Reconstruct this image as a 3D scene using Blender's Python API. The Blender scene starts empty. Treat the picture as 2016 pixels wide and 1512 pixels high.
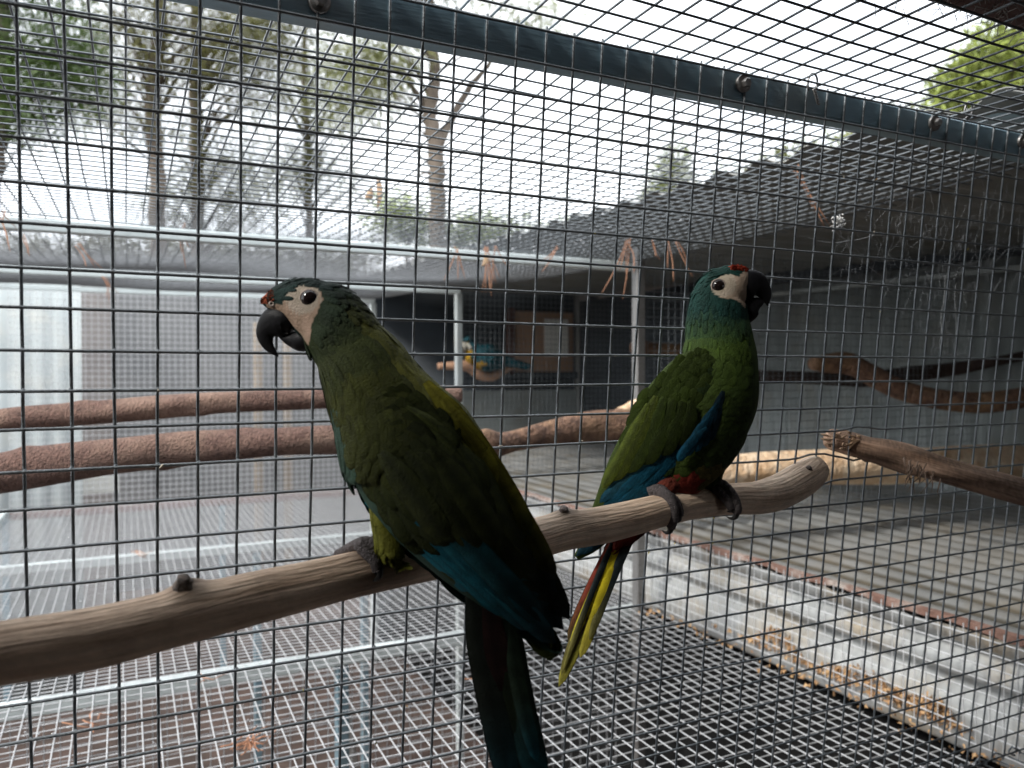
import bpy, math, random
import numpy as np
random.seed(7); rng = np.random.default_rng(7)
S = bpy.context.scene
COL = S.collection
# ------------------------------------------------------------------ camera
F_PX = 1545.0
CAM = np.array([0.05757, -0.56283, -0.06715])
RC = np.array([[0.8975438, -0.4409168, -0.0027298], [-0.0076017, -0.0092834, -0.9999280], [0.4408597, 0.8975000, -0.0116839]])  # right, down, forward
cd = bpy.data.cameras.new('camera'); cam = bpy.data.objects.new('camera', cd); COL.objects.link(cam); S.camera = cam
cd.sensor_width = 36.0; cd.lens = F_PX / 2016 * 36; cd.clip_start = 0.02; cd.clip_end = 500
from mathutils import Matrix, Vector
m = Matrix.Identity(4)
for i in range(3):
    m[i][0] = RC[0][i]; m[i][1] = -RC[1][i]; m[i][2] = -RC[2][i]; m[i][3] = CAM[i]
cam.matrix_world = m
cd.dof.use_dof = True; cd.dof.focus_distance = 0.62; cd.dof.aperture_fstop = 8.5; cd.dof.aperture_blades = 0
# ------------------------------------------------------------------ world, sun, exposure
SUN_EL, SUN_ROT = math.radians(37), math.radians(-99)
W = bpy.data.worlds.new('World'); S.world = W; W.use_nodes = True
nt = W.node_tree; nt.nodes.clear()
out = nt.nodes.new('ShaderNodeOutputWorld'); bg = nt.nodes.new('ShaderNodeBackground')
sky = nt.nodes.new('ShaderNodeTexSky'); sky.sky_type = 'NISHITA'; sky.sun_disc = False
sky.sun_elevation = SUN_EL; sky.sun_rotation = SUN_ROT; sky.dust_density = 4.0
mix = nt.nodes.new('ShaderNodeMix'); mix.data_type = 'RGBA'
tc = nt.nodes.new('ShaderNodeTexCoord'); nz = nt.nodes.new('ShaderNodeTexNoise'); nz.inputs['Scale'].default_value = 2.2; nz.inputs['Detail'].default_value = 5
rp = nt.nodes.new('ShaderNodeValToRGB'); rp.color_ramp.elements[0].position = 0.36; rp.color_ramp.elements[1].position = 0.56
rp.color_ramp.elements[0].color = (0.72, 0.72, 0.72, 1)
nt.links.new(tc.outputs['Generated'], nz.inputs['Vector']); nt.links.new(nz.outputs['Fac'], rp.inputs['Fac'])
nt.links.new(rp.outputs['Color'], mix.inputs['Factor'])
nt.links.new(sky.outputs['Color'], mix.inputs['A']); mix.inputs['B'].default_value = (7.3, 7.6, 7.95, 1)
nt.links.new(mix.outputs['Result'], bg.inputs['Color']); bg.inputs['Strength'].default_value = 0.11
nt.links.new(bg.outputs['Background'], out.inputs['Surface'])
sl = bpy.data.lights.new('sun', 'SUN'); sun = bpy.data.objects.new('sun', sl); COL.objects.link(sun)
sl.energy = 1.7; sl.angle = math.radians(11); sl.color = (1.0, 0.96, 0.9)
sun.rotation_euler = Vector((math.cos(SUN_EL) * math.sin(SUN_ROT), math.cos(SUN_EL) * math.cos(SUN_ROT), math.sin(SUN_EL))).to_track_quat('Z', 'Y').to_euler()
S.view_settings.view_transform = 'Standard'; S.view_settings.look = 'None'; S.view_settings.gamma = 1.0
S.view_settings.use_curve_mapping = False; S.view_settings.exposure = 1.7
S.render.engine = 'CYCLES'; S.cycles.use_denoising = True; S.cycles.max_bounces = 8; S.cycles.transparent_max_bounces = 8
# ------------------------------------------------------------------ pixel helpers
PZ = np.array([0.0, -0.10404, 0.99457]); PN = np.array([0.0, 0.99457, 0.10404])   # the front mesh leans a little
def pan(x, z, y=0.0): return np.array([x, 0, 0.0]) + z * PZ + y * PN
def ray(u, v): return RC.T @ np.array([(u - 1008) / F_PX, (v - 756) / F_PX, 1.0])
def on(u, v, n, q):
    w = ray(u, v); n = np.array(n, float); return CAM + w * (n @ (np.array(q) - CAM) / (n @ w))
def PP(u, v, y=0.0): return on(u, v, PN, PN * y)
def PY(u, v, y): return on(u, v, (0, 1, 0), (0, y, 0))
def PZ_(u, v, z): return on(u, v, (0, 0, 1), (0, 0, z))
def PX(u, v, x): return on(u, v, (1, 0, 0), (x, 0, 0))
def PD(u, v, d): return CAM + ray(u, v) * d
def proj(p):
    q = RC @ (np.asarray(p) - CAM); return 1008 + F_PX * q[0] / q[2], 756 + F_PX * q[1] / q[2], q[2]
def unit(v):
    v = np.asarray(v, float); return v / (np.linalg.norm(v) + 1e-12)
# ------------------------------------------------------------------ mesh builder
class MB:
    def __init__(s): s.v = []; s.f = []; s.c = []; s.n = 0; s.smooth = True
    def add(s, v, f, c=None):
        v = np.asarray(v, float).reshape(-1, 3); k = s.n
        s.v.append(v); s.f.extend([tuple(i + k for i in q) for q in f]); s.n += len(v)
        if c is None: c = (1, 1, 1)
        c = np.asarray(c, float)
        if c.ndim == 1: c = np.tile(c, (len(v), 1))
        s.c.append(c)
        return s
    def box(s, lo, hi, c=None, fr=None):
        P = [(x, y, z) for x in (lo[0], hi[0]) for y in (lo[1], hi[1]) for z in (lo[2], hi[2])]
        if fr: P = [fr(*p) for p in P]
        return s.add(P, [(0, 1, 3, 2), (4, 6, 7, 5), (0, 4, 5, 1), (2, 3, 7, 6), (0, 2, 6, 4), (1, 5, 7, 3)], c)
    def tube(s, pts, r, n=6, c=None, caps=True, ref=None):
        pts = np.asarray(pts, float); L = len(pts); r = np.full(L, r) if np.isscalar(r) else np.asarray(r, float)
        T = np.gradient(pts, axis=0); T /= np.linalg.norm(T, axis=1)[:, None] + 1e-12
        a = np.array([0, 0, 1.0]) if abs(T[0][2]) < 0.9 else np.array([1.0, 0, 0])
        N = unit(np.cross(T[0], a)); ang = np.arange(n) * 2 * math.pi / n; V = []
        for i in range(L):
            N = unit(N - T[i] * (N @ T[i])); B = np.cross(T[i], N)
            V.append(pts[i] + r[i] * (np.cos(ang)[:, None] * N + np.sin(ang)[:, None] * B))
        Fc = [(i * n + j, i * n + (j + 1) % n, (i + 1) * n + (j + 1) % n, (i + 1) * n + j) for i in range(L - 1) for j in range(n)]
        if caps: Fc += [tuple(range(n - 1, -1, -1)), tuple((L - 1) * n + j for j in range(n))]
        cc = None
        if c is not None:
            c = np.asarray(c, float); cc = c if c.ndim == 1 else np.repeat(c, n, axis=0)
        return s.add(np.concatenate(V), Fc, cc)
def obj(name, mb, mat, parent=None, flat=False, **props):
    me = bpy.data.meshes.new(name); v = np.concatenate(mb.v)
    if parent is not None: v = v - np.array(wloc(parent))
    me.from_pydata(v.tolist(), [], mb.f); me.update()
    if not flat: me.polygons.foreach_set('use_smooth', [True] * len(me.polygons))
    cl = np.concatenate(mb.c); ca = me.color_attributes.new('Col', 'FLOAT_COLOR', 'POINT')
    ca.data.foreach_set('color', np.c_[cl, np.ones(len(cl))].ravel())
    if getattr(mb, 'gr', None) is not None: me.attributes.new('grain', 'FLOAT_VECTOR', 'POINT').data.foreach_set('vector', np.asarray(mb.gr, np.float32).ravel())
    o = bpy.data.objects.new(name, me); COL.objects.link(o); me.materials.append(mat)
    if parent is not None: o.parent = parent
    for k, x in props.items(): o[k] = x
    return o
def wloc(o):
    l = np.array(o.location)
    while o.parent is not None: o = o.parent; l = l + np.array(o.location)
    return l
def thing(name, loc, label, cat, group=None):
    o = bpy.data.objects.new(name, None); COL.objects.link(o); o.location = tuple(float(x) for x in loc); o.empty_display_size = 0.05
    o['label'] = label; o['category'] = cat
    if group: o['group'] = group
    return o
def tagged(o, label, cat, group=None):
    o['label'] = label; o['category'] = cat
    if group: o['group'] = group
    return o
# ------------------------------------------------------------------ materials
def mat(name, c1, c2=None, rough=0.6, metal=0.0, scale=20.0, bump=0.0, bscale=None, vc=False, stretch=None, spec=0.5, dirt=None, dscale=6.0, damt=0.6, detail=6.0, grain=False):
    M = bpy.data.materials.new(name); M.use_nodes = True; t = M.node_tree; b = t.nodes['Principled BSDF']
    N = t.nodes.new; Lk = t.links.new
    b.inputs['Roughness'].default_value = rough; b.inputs['Metallic'].default_value = metal; b.inputs['Specular IOR Level'].default_value = spec
    tc = N('ShaderNodeTexCoord'); mp = N('ShaderNodeMapping')
    if grain: ga = N('ShaderNodeAttribute'); ga.attribute_name = 'grain'; Lk(ga.outputs['Vector'], mp.inputs['Vector'])
    else: Lk(tc.outputs['Object'], mp.inputs['Vector'])
    if stretch: mp.inputs['Scale'].default_value = stretch
    nz = N('ShaderNodeTexNoise'); nz.inputs['Scale'].default_value = scale; nz.inputs['Detail'].default_value = detail; Lk(mp.outputs['Vector'], nz.inputs['Vector'])
    mx = N('ShaderNodeMix'); mx.data_type = 'RGBA'
    rm = N('ShaderNodeMapRange'); rm.inputs['From Min'].default_value = 0.3; rm.inputs['From Max'].default_value = 0.7
    Lk(nz.outputs['Fac'], rm.inputs['Value']); Lk(rm.outputs['Result'], mx.inputs['Factor'])
    c2 = c2 or tuple(x * 0.7 for x in c1)
    mx.inputs['A'].default_value = (*c1, 1); mx.inputs['B'].default_value = (*c2, 1)
    col = mx.outputs['Result']
    if vc:
        at = N('ShaderNodeAttribute'); at.attribute_name = 'Col'; mm = N('ShaderNodeMix'); mm.data_type = 'RGBA'; mm.blend_type = 'MULTIPLY'; mm.inputs['Factor'].default_value = 1
        Lk(at.outputs['Color'], mm.inputs['A']); Lk(col, mm.inputs['B']); col = mm.outputs['Result']
    if dirt:
        n2 = N('ShaderNodeTexNoise'); n2.inputs['Scale'].default_value = dscale; n2.inputs['Detail'].default_value = 8; n2.inputs['Roughness'].default_value = 0.65; Lk(tc.outputs['Object'], n2.inputs['Vector'])
        r2 = N('ShaderNodeMapRange'); r2.inputs['From Min'].default_value = 0.48; r2.inputs['From Max'].default_value = 0.68; r2.inputs['To Max'].default_value = damt; Lk(n2.outputs['Fac'], r2.inputs['Value'])
        m2 = N('ShaderNodeMix'); m2.data_type = 'RGBA'; Lk(r2.outputs['Result'], m2.inputs['Factor']); Lk(col, m2.inputs['A']); m2.inputs['B'].default_value = (*dirt, 1); col = m2.outputs['Result']
    Lk(col, b.inputs['Base Color'])
    if bump:
        nb = N('ShaderNodeTexNoise'); nb.inputs['Scale'].default_value = bscale or scale * 3; nb.inputs['Detail'].default_value = 8; Lk(mp.outputs['Vector'], nb.inputs['Vector'])
        bp = N('ShaderNodeBump'); bp.inputs['Strength'].default_value = bump; bp.inputs['Distance'].default_value = 0.01; Lk(nb.outputs['Fac'], bp.inputs['Height']); Lk(bp.outputs['Normal'], b.inputs['Normal'])
    return M
M_wire = mat('galvanised_wire', (0.185, 0.205, 0.22), (0.115, 0.13, 0.14), rough=0.5, metal=0.35, scale=90, bump=0.25, bscale=500)
M_wire2 = mat('bright_galvanised_wire', (0.60, 0.61, 0.625), (0.44, 0.45, 0.46), rough=0.45, metal=0.4, scale=60)
M_wire3 = mat('dull_galvanised_wire', (0.34, 0.35, 0.36), (0.25, 0.26, 0.27), rough=0.5, metal=0.4, scale=60)
M_wire4 = mat('grey_galvanised_wire', (0.24, 0.25, 0.26), (0.17, 0.18, 0.19), rough=0.5, metal=0.4, scale=60)
M_rail = mat('galvanised_steel', (0.25, 0.37, 0.44), (0.18, 0.275, 0.33), rough=0.45, metal=0.6, scale=14, bump=0.08, bscale=160, stretch=(0.25, 3, 3), dirt=(0.30, 0.28, 0.23), dscale=9, damt=0.35)
M_railpale = mat('pale_galvanised_steel', (0.60, 0.66, 0.66), (0.50, 0.55, 0.55), rough=0.5, metal=0.25, scale=10)
M_bolt = mat('dull_steel', (0.30, 0.30, 0.30), (0.2, 0.19, 0.18), rough=0.45, metal=0.8, scale=300)
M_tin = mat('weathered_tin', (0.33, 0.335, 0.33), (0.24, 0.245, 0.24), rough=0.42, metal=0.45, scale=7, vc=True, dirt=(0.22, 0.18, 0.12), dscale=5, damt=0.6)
M_tinroof = mat('grey_roof_tin', (0.22, 0.225, 0.22), (0.15, 0.155, 0.15), rough=0.6, metal=0.2, scale=5, dirt=(0.2, 0.18, 0.14), dscale=4, damt=0.5)
M_tinwall = mat('grey_green_wall_tin', (0.27, 0.30, 0.295), (0.19, 0.215, 0.215), rough=0.6, metal=0.15, scale=4, dirt=(0.22, 0.2, 0.16), dscale=5, damt=0.5)
M_pale = mat('pale_sheet', (0.34, 0.375, 0.38), (0.27, 0.30, 0.305), rough=0.6, scale=4, dirt=(0.42, 0.40, 0.34), dscale=7, damt=0.4)
M_fascia = mat('white_zinc_sheet', (0.36, 0.37, 0.365), (0.24, 0.25, 0.25), rough=0.5, metal=0.15, scale=9, dirt=(0.27, 0.21, 0.13), dscale=8, damt=0.75)
M_rust = mat('rusty_edge', (0.105, 0.052, 0.038), (0.19, 0.115, 0.09), rough=0.9, scale=30, bump=0.5, dirt=(.40, .38, .35), dscale=11, damt=.8)
M_soil = mat('brown_soil', (0.060, 0.036, 0.028), (0.03, 0.02, 0.016), rough=0.95, scale=5, bump=0.8, bscale=14, dirt=(0.10, 0.065, 0.05), dscale=12, damt=0.5)
M_brown = mat('brown_painted_sheet', (0.17, 0.075, 0.055), (0.11, 0.05, 0.04), rough=0.6, scale=8)
M_void = mat('shade_black_board', (0.010, 0.010, 0.010), (0.006, 0.006, 0.006), rough=0.95, scale=5, spec=0.1)  # near black: painted shade below the shelter, less fill from the viewer walls
M_dark = mat('dark_painted_board', (0.035, 0.045, 0.055), (0.02, 0.025, 0.03), rough=0.8, scale=5)
M_door = mat('dark_brown_door', (0.10, 0.05, 0.04), (0.06, 0.03, 0.025), rough=0.6, scale=6)
M_ply = mat('tan_plywood', (0.34, 0.21, 0.13), (0.22, 0.13, 0.08), rough=0.8, scale=8, stretch=(1, 1, 0.2))
M_paper = mat('white_paper', (0.7, 0.7, 0.66), (0.6, 0.6, 0.56), rough=0.9, scale=8)
M_timber = mat('reddish_timber', (0.13, 0.055, 0.04), (0.07, 0.035, 0.028), rough=0.85, scale=12, stretch=(0.15, 2, 2), bump=0.4)
M_perch = mat('bare_perch_wood', (1, 1, 1), (0.70, 0.63, 0.57), rough=0.75, scale=160, vc=True, bump=0.45, bscale=420, grain=True, dirt=(0.13, 0.085, 0.055), dscale=22, damt=0.4)
M_bark = mat('reddish_bark', (0.20, 0.115, 0.09), (0.085, 0.048, 0.038), rough=0.95, scale=170, bump=0.9, bscale=330, dirt=(0.40, 0.27, 0.20), dscale=9, damt=0.6)
M_bark2 = mat('brown_bark', (0.22, 0.125, 0.08), (0.075, 0.042, 0.03), rough=0.95, scale=60, bump=1.0, bscale=110, dirt=(0.42, 0.26, 0.13), dscale=8, damt=0.6)
M_pale_log = mat('chewed_pale_log', (0.80, 0.62, 0.44), (0.60, 0.38, 0.21), rough=0.85, scale=18, bump=0.9, bscale=70, dirt=(0.86, 0.74, 0.58), dscale=22, damt=0.85)
M_web = mat('cobweb_silk', (0.40, 0.41, 0.42), (0.3, 0.31, 0.32), rough=0.6, scale=30)
M_fluff = mat('white_fluff', (0.85, 0.85, 0.83), (0.75, 0.75, 0.73), rough=0.9, scale=60)
M_lint = mat('grey_lint', (0.30, 0.26, 0.23), (0.18, 0.15, 0.13), rough=0.95, scale=60)
M_needle = mat('dead_pine_needle', (0.42, 0.21, 0.12), (0.28, 0.13, 0.07), rough=0.7, scale=20)
M_seed = mat('seed_husk', (0.52, 0.34, 0.17), (0.26, 0.14, 0.07), rough=0.9, scale=90)
M_leafdry = mat('dry_leaf', (0.42, 0.30, 0.20), (0.30, 0.20, 0.12), rough=0.8, scale=40)
M_trunk = mat('grey_tree_bark', (0.15, 0.12, 0.095), (0.08, 0.065, 0.05), rough=0.95, scale=6, bump=0.8, bscale=12, stretch=(1, 1, 0.3))
M_concrete = mat('concrete', (0.40, 0.38, 0.35), (0.30, 0.28, 0.26), rough=0.9, scale=6)
M_brick = mat('dull_brick', (0.22, 0.20, 0.19), (0.17, 0.155, 0.15), rough=0.9, scale=7)
def leafmat(name, c1, c2, tr=0.35):
    M = mat(name, (1, 1, 1), (0.75, 0.8, 0.7), rough=0.6, scale=2.0, vc=True)
    t = M.node_tree; b = t.nodes['Principled BSDF']; o = t.nodes['Material Output']
    T = t.nodes.new('ShaderNodeBsdfTranslucent'); mx = t.nodes.new('ShaderNodeMixShader'); mx.inputs[0].default_value = tr
    src = b.inputs['Base Color'].links[0].from_socket; t.links.new(src, T.inputs['Color'])
    t.links.new(b.outputs[0], mx.inputs[1]); t.links.new(T.outputs[0], mx.inputs[2]); t.links.new(mx.outputs[0], o.inputs['Surface'])
    return M
M_leaf = leafmat('foliage', None, None)
M_plume = mat('plumage', (1, 1, 0.95), (0.72, 0.74, 0.66), rough=0.75, scale=160, vc=True, bump=0.25, bscale=700, spec=0.15)
M_beak = mat('black_beak', (0.004, 0.004, 0.005), (0.007, 0.007, 0.008), rough=0.5, spec=0.12, scale=80, bump=0.1, bscale=200)
M_eye = mat('dark_eye', (0.012, 0.008, 0.008), (0.012, 0.008, 0.008), rough=0.06, scale=5)
M_iris = mat('brown_iris', (0.16, 0.09, 0.06), (0.1, 0.06, 0.04), rough=0.3, scale=300)
M_toe = mat('grey_scaly_skin', (0.13, 0.11, 0.11), (0.06, 0.05, 0.05), rough=0.7, scale=300, bump=0.6, bscale=900)
M_claw = mat('black_claw', (0.02, 0.02, 0.02), (0.03, 0.03, 0.03), rough=0.35, scale=50)
# ------------------------------------------------------------------ large structure: ground
GZ = -1.5
b_ = MB(); n = 40; xs = np.r_[np.linspace(-60, -4, 12), np.linspace(-3.5, 6, 28), np.linspace(7, 60, 12)]; ys = np.r_[np.linspace(-60, -4, 10), np.linspace(-3, 9, 32), np.linspace(10, 90, 14)]
V = [(x, y, GZ + 0.03 * math.sin(2.1 * x) * math.sin(1.7 * y) + random.uniform(-.015, .015)) for x in xs for y in ys]
b_.add(V, [(i * len(ys) + j, (i + 1) * len(ys) + j, (i + 1) * len(ys) + j + 1, i * len(ys) + j + 1) for i in range(len(xs) - 1) for j in range(len(ys) - 1)])
obj('ground', b_, M_soil, kind='structure')
# ------------------------------------------------------------------ wire meshes
G = 0.0254; WR = 0.00108
def wire_sheet(fn, ua, ub, va, vb, pu, pv, r=WR, su=10, sv=10, n=5, off=None):
    """fn(u,v)->point; wires at constant u (pitch pu) and at constant v (pitch pv)"""
    b_ = MB(); us = np.arange(ua, ub + 1e-6, pu); vs = np.arange(va, vb + 1e-6, pv); off = np.zeros(3) if off is None else np.asarray(off)
    for u in us:
        j = random.uniform(-.0006, .0006)
        b_.tube([fn(u + j + random.uniform(-.0004, .0004), v) + off for v in np.linspace(va, vb, sv)], r, n, caps=False)
    for v in vs:
        j = random.uniform(-.0006, .0006)
        b_.tube([fn(u, v + j + random.uniform(-.0004, .0004)) - off for u in np.linspace(ua, ub, su)], r, n, caps=False)
    return b_
def mesh_thing(name, label, cat, b_, loc, group=None, m=None):
    t = thing(name, loc, label, cat, group); obj('wire_grid', b_, m or M_wire, t, kind='stuff'); return t
ZC = [(-0.62, 0.212), (0.0, 0.207), (1.0, 0.207), (2.07, 0.252), (3.15, 0.305)]
SAG = [0.006, 0.035, 0.03, 0.02]
X0, X1 = -0.55, 1.15
for k in range(4):
    (ya, za), (yb, zb) = ZC[k], ZC[k + 1]
    def fn(u, v, ya=ya, za=za, yb=yb, zb=zb, sg=SAG[k]):
        t = (v - ya) / (yb - ya); w = 4 * t * (1 - t)
        # the sheet humps up between its rails and rolls down onto the far one
        return np.array([u, v, za + (zb - za) * t - sg * 0.35 * w + sg * (t ** 6) * 0.0 + 0.004 * math.sin(7 * u + 3 * v)])
    b_ = wire_sheet(fn, X0, X1 if k < 3 else 1.1, ya + 0.004, yb - 0.004, G, G, sv=14, su=16, off=(0, 0, WR), n=4 if k > 1 else 5)
    mesh_thing('roof_mesh', ['wire mesh roof over the two parrots, before the dark steel rail', 'wire mesh roof directly behind the dark steel rail', 'wire mesh roof between the first and second pale cross rails', 'wire mesh roof beyond the second pale cross rail'][k], 'wire mesh', b_, (0.3, (ya + yb) / 2, za), 'wire mesh roof bays', M_wire if k < 2 else M_wire4)
ZF = -0.63
for k, (ya, yb) in enumerate(((0.06, 1.035), (1.035, 2.2), (2.2, 3.25))):
    def fn(u, v, ya=ya, yb=yb, k=k):
        t = (v - ya) / (yb - ya); w = 4 * t * (1 - t)
        return np.array([u, v, ZF - 0.012 * w + 0.003 * math.sin(9 * u) - (0.02 * (1 - t) if k == 0 else 0)])
    b_ = wire_sheet(fn, -0.38, 1.21, ya + .003, yb - .003, (.0254, .0225, .0225)[k], (.0254, .0225, .0254)[k], r=0.00105, sv=8, su=8, off=(0, 0, .0011), n=4)
    mesh_thing('floor_mesh', ['bright wire mesh floor under the two parrots, before the pale floor rail', 'bright wire mesh floor between the first and second pale floor rails', 'bright wire mesh floor beyond the second pale floor rail'][k], 'wire mesh', b_, (0.4, (ya + yb) / 2, ZF), 'wire mesh floor bays', M_wire2)
# near cage floor at the foot of the front panel
b_ = wire_sheet(lambda u, v: np.array([u, v, -0.562 + 0.002 * math.sin(20 * u)]), -0.4, 1.3, -0.5, 0.058, G, G, off=(0, 0, WR), n=4)
mesh_thing('floor_mesh', 'wire mesh floor of the cage that holds the two parrots', 'wire mesh', b_, (0.4, -0.2, -0.562))
# mesh walls
b_ = wire_sheet(lambda u, v: np.array([u, 3.27, v]), -0.38, 1.14, ZF, 0.30, G, G, r=0.0012, su=6, sv=6, n=4, off=(0, .0012, 0))
mesh_thing('mesh_wall', 'wire mesh end wall behind the two reddish perches', 'wire mesh', b_, (0.4, 3.27, ZF), None, M_wire2)
b_ = wire_sheet(lambda u, v: np.array([1.212 + 0.002 * math.sin(13 * u), u, v]), 0.07, 3.25, ZF, -0.452, 0.0205, 0.0205, r=0.0011, su=20, sv=4, n=4, off=(.0011, 0, 0))
mesh_thing('mesh_skirt', 'narrow upright wire mesh in front of the white zinc fascia', 'wire mesh', b_, (1.212, 1.5, ZF), None, M_wire2)
b_ = wire_sheet(lambda u, v: np.array([u, 1.0 + .003 * math.sin(9 * u), v]), 1.19, 2.44, -0.44, 0.24, 0.0205, 0.0205, r=0.0008, su=6, sv=6, n=4, off=(0, .0008, 0))
mesh_thing('mesh_partition', 'fine wire mesh partition in front of the grey corrugated shed wall', 'wire mesh', b_, (1.8, 1.0, -.44))
b_ = wire_sheet(lambda u, v: np.array([u, 2.14 + .003 * math.sin(9 * u), v]), 1.19, 2.44, -0.44, 0.28, 0.0205, 0.0205, r=0.0008, su=6, sv=6, n=4, off=(0, .0008, 0))
mesh_thing('mesh_partition', 'fine wire mesh partition in front of the distant blue and yellow parrot', 'wire mesh', b_, (1.8, 2.14, -.44))
# ------------------------------------------------------------------ rails and posts
def rail(a, c, s, label=None, m=M_railpale, name='steel_rail', group=None, cat='rail', rnd=0.18):
    a = np.asarray(a, float); c = np.asarray(c, float); T = unit(c - a); up = np.array([0, 0, 1.0]) if abs(T[2]) < .9 else np.array([0, 1.0, 0])
    Nn = unit(np.cross(T, up)); B = np.cross(Nn, T); h = s / 2; q = h * (1 - rnd); b_ = MB()
    prof = [(h, -q), (h, q), (q, h), (-q, h), (-h, q), (-h, -q), (-q, -h), (q, -h)]
    V = [p + Nn * x + B * y for p in (a, c) for x, y in prof]
    Fc = [(i, (i + 1) % 8, 8 + (i + 1) % 8, 8 + i) for i in range(8)] + [tuple(range(7, -1, -1)), tuple(range(8, 16))]
    b_.add(V, Fc); o = obj(name, b_, m, flat=True); return tagged(o, label, cat, group)
for y, z, l in ((1.0, .19, 'pale steel cross rail holding the roof mesh nearest the dark rail'), (2.07, .236, 'second pale steel cross rail under the roof mesh'), (3.15, .292, 'farthest pale steel cross rail at the top of the mesh end wall')):
    rail((-.7, y, z), (1.14, y, z), 0.021, l, group='roof cross rails')
for y, z, l in ((1.035, ZF - .017, 'pale floor rail below the perched parrots, first under the mesh floor'), (2.2, ZF - .017, 'second pale floor rail under the mesh floor'), (3.27, ZF - .02, 'farthest floor rail at the foot of the mesh end wall')):
    rail((-.38, y, z), (1.2, y, z), 0.027, l, group='floor cross rails', m=M_railpale if y < 3 else M_brown)
rail((-.395, .08, ZF - .0), (-.395, 3.25, ZF - .0), .025, 'pale rail along the outer edge of the mesh floor')
for x, y, l in ((1.165, 1.0, 'grey steel post at the shed front between the two parrots'), (1.165, 2.14, 'pale steel post at the shed front beside the distant parrot')):
    rail((x, y, GZ), (x, y, .235), .024, l, m=M_bolt if y < 2 else M_pale, name='steel_post', cat='post', group='shed front posts')
rail((1.165, 3.27, GZ), (1.165, 3.27, .29), .03, 'grey steel post at the corner of the mesh end wall', name='steel_post', cat='post')
for x in (.45, -.395, .82):
    for y in (1.035, 2.2, 3.27):
        if x == .82 and y > 3: continue
        rail((x, y, GZ), (x, y, ZF - .032), .025, m=M_rail, label=f"{'middle' if x == .45 else 'outer' if x < 0 else 'shed side'} pale steel leg under the {'first' if y < 2 else 'second' if y < 3 else 'farthest'} floor rail", name='cage_leg', cat='post', group='cage legs')
rail((.45, 1.07, ZF - .04), (.78, 2.15, GZ), .02, 'pale diagonal brace under the mesh floor', name='steel_brace', cat='brace')
# skirt of wire below the floor, standing on the soil
b_ = wire_sheet(lambda u, v: np.array([u, 1.06, v]), -0.36, 1.14, GZ, ZF - .04, 0.0254, 0.0254, r=0.001, su=4, sv=4, n=4, off=(0, .001, 0))
mesh_thing('mesh_skirt', 'upright wire mesh below the pale floor rail reaching the soil', 'wire mesh', b_, (.4, 1.06, GZ), None, M_wire2)
# ------------------------------------------------------------------ shed
def corr(p0, du, dv, pitch, amp, nrm, nu, nv, prof='sin', per=10):
    """sheet p0 + u*du + v*dv, wave across u"""
    du = np.asarray(du, float); dv = np.asarray(dv, float); nrm = np.asarray(nrm, float); L = np.linalg.norm(du); n = max(2, int(L / pitch * per)); V = []; Cv = []
    for i in range(n + 1):
        t = i / n; ph = (t * L / pitch) % 1.0
        if prof == 'sin': w = math.sin(2 * math.pi * ph)
        else: w = 1.0 if ph < .18 else (1 - 2 * (ph - .18) / .12 if ph < .30 else (-1.0 if ph < .88 else -1 + 2 * (ph - .88) / .12))
        for j in range(nv + 1): V.append(np.asarray(p0) + du * t + dv * (j / nv) + nrm * amp * w); Cv.append((1, 1, 1) if w > -.35 else (.42, .38, .32))  # wave valleys coloured darker: shade and dirt put into the vertex colour
    b_ = MB(); m_ = len(V); Fc = [(i * (nv + 1) + j, (i + 1) * (nv + 1) + j, (i + 1) * (nv + 1) + j + 1, i * (nv + 1) + j + 1) for i in range(n) for j in range(nv)]
    V2 = [v - nrm * 0.0012 for v in V]
    b_.add(V + V2, Fc + [tuple(m_ + k for k in f[::-1]) for f in Fc] + [(i * (nv + 1), i * (nv + 1) + m_, (i + 1) * (nv + 1) + m_, (i + 1) * (nv + 1)) for i in range(n)] + [(i * (nv + 1) + nv, (i + 1) * (nv + 1) + nv, (i + 1) * (nv + 1) + nv + m_, i * (nv + 1) + nv + m_) for i in range(n)], np.array(Cv + Cv))
    return b_
# roof: three overlapping sheets whose ribs run away from the open flight
rt = thing('shed_roof', (1.8, 1.0, .3), 'grey corrugated shed roof with scalloped edge beside the open mesh roof', 'roof')
for k, (ya, yb) in enumerate(((-1.4, .02), (.0, 1.72), (1.7, 3.6))):
    z0 = .262 + .035 * max(ya, -.3) + .004 * k; z1 = .262 + .035 * yb + .004 * k
    obj('roof_sheet', corr((1.0, ya, z0), (0, yb - ya, z1 - z0), (1.9, 0, .02), .10, .008, (0, 0, 1), 0, 4, 'sin', 10), M_tinroof, rt, flat=True)
bw = thing('shed_wall', (2.46, 1.0, GZ), 'grey corrugated tin wall at the back of the shed', 'wall')
for k, (ya, yb) in enumerate(((-1.5, .3), (.3, 1.2), (1.2, 2.1))):
    obj('wall_sheet', corr((2.46 + .003 * k, ya, GZ), (0, yb - ya, 0), (0, 0, 1.83), .076, .008, (1, 0, 0), 0, 2, 'sin', 8), M_tinwall, bw)
rail((2.43, -1.5, .27), (2.43, 2.1, .33), .05, 'dark beam along the top of the grey corrugated wall', m=M_dark, name='roof_beam', cat='beam')
rail((2.42, -1.5, .215), (2.42, 2.1, .26), .018, 'thin pale rail under the dark beam on the corrugated wall', m=M_tinwall, name='steel_rail')
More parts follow.
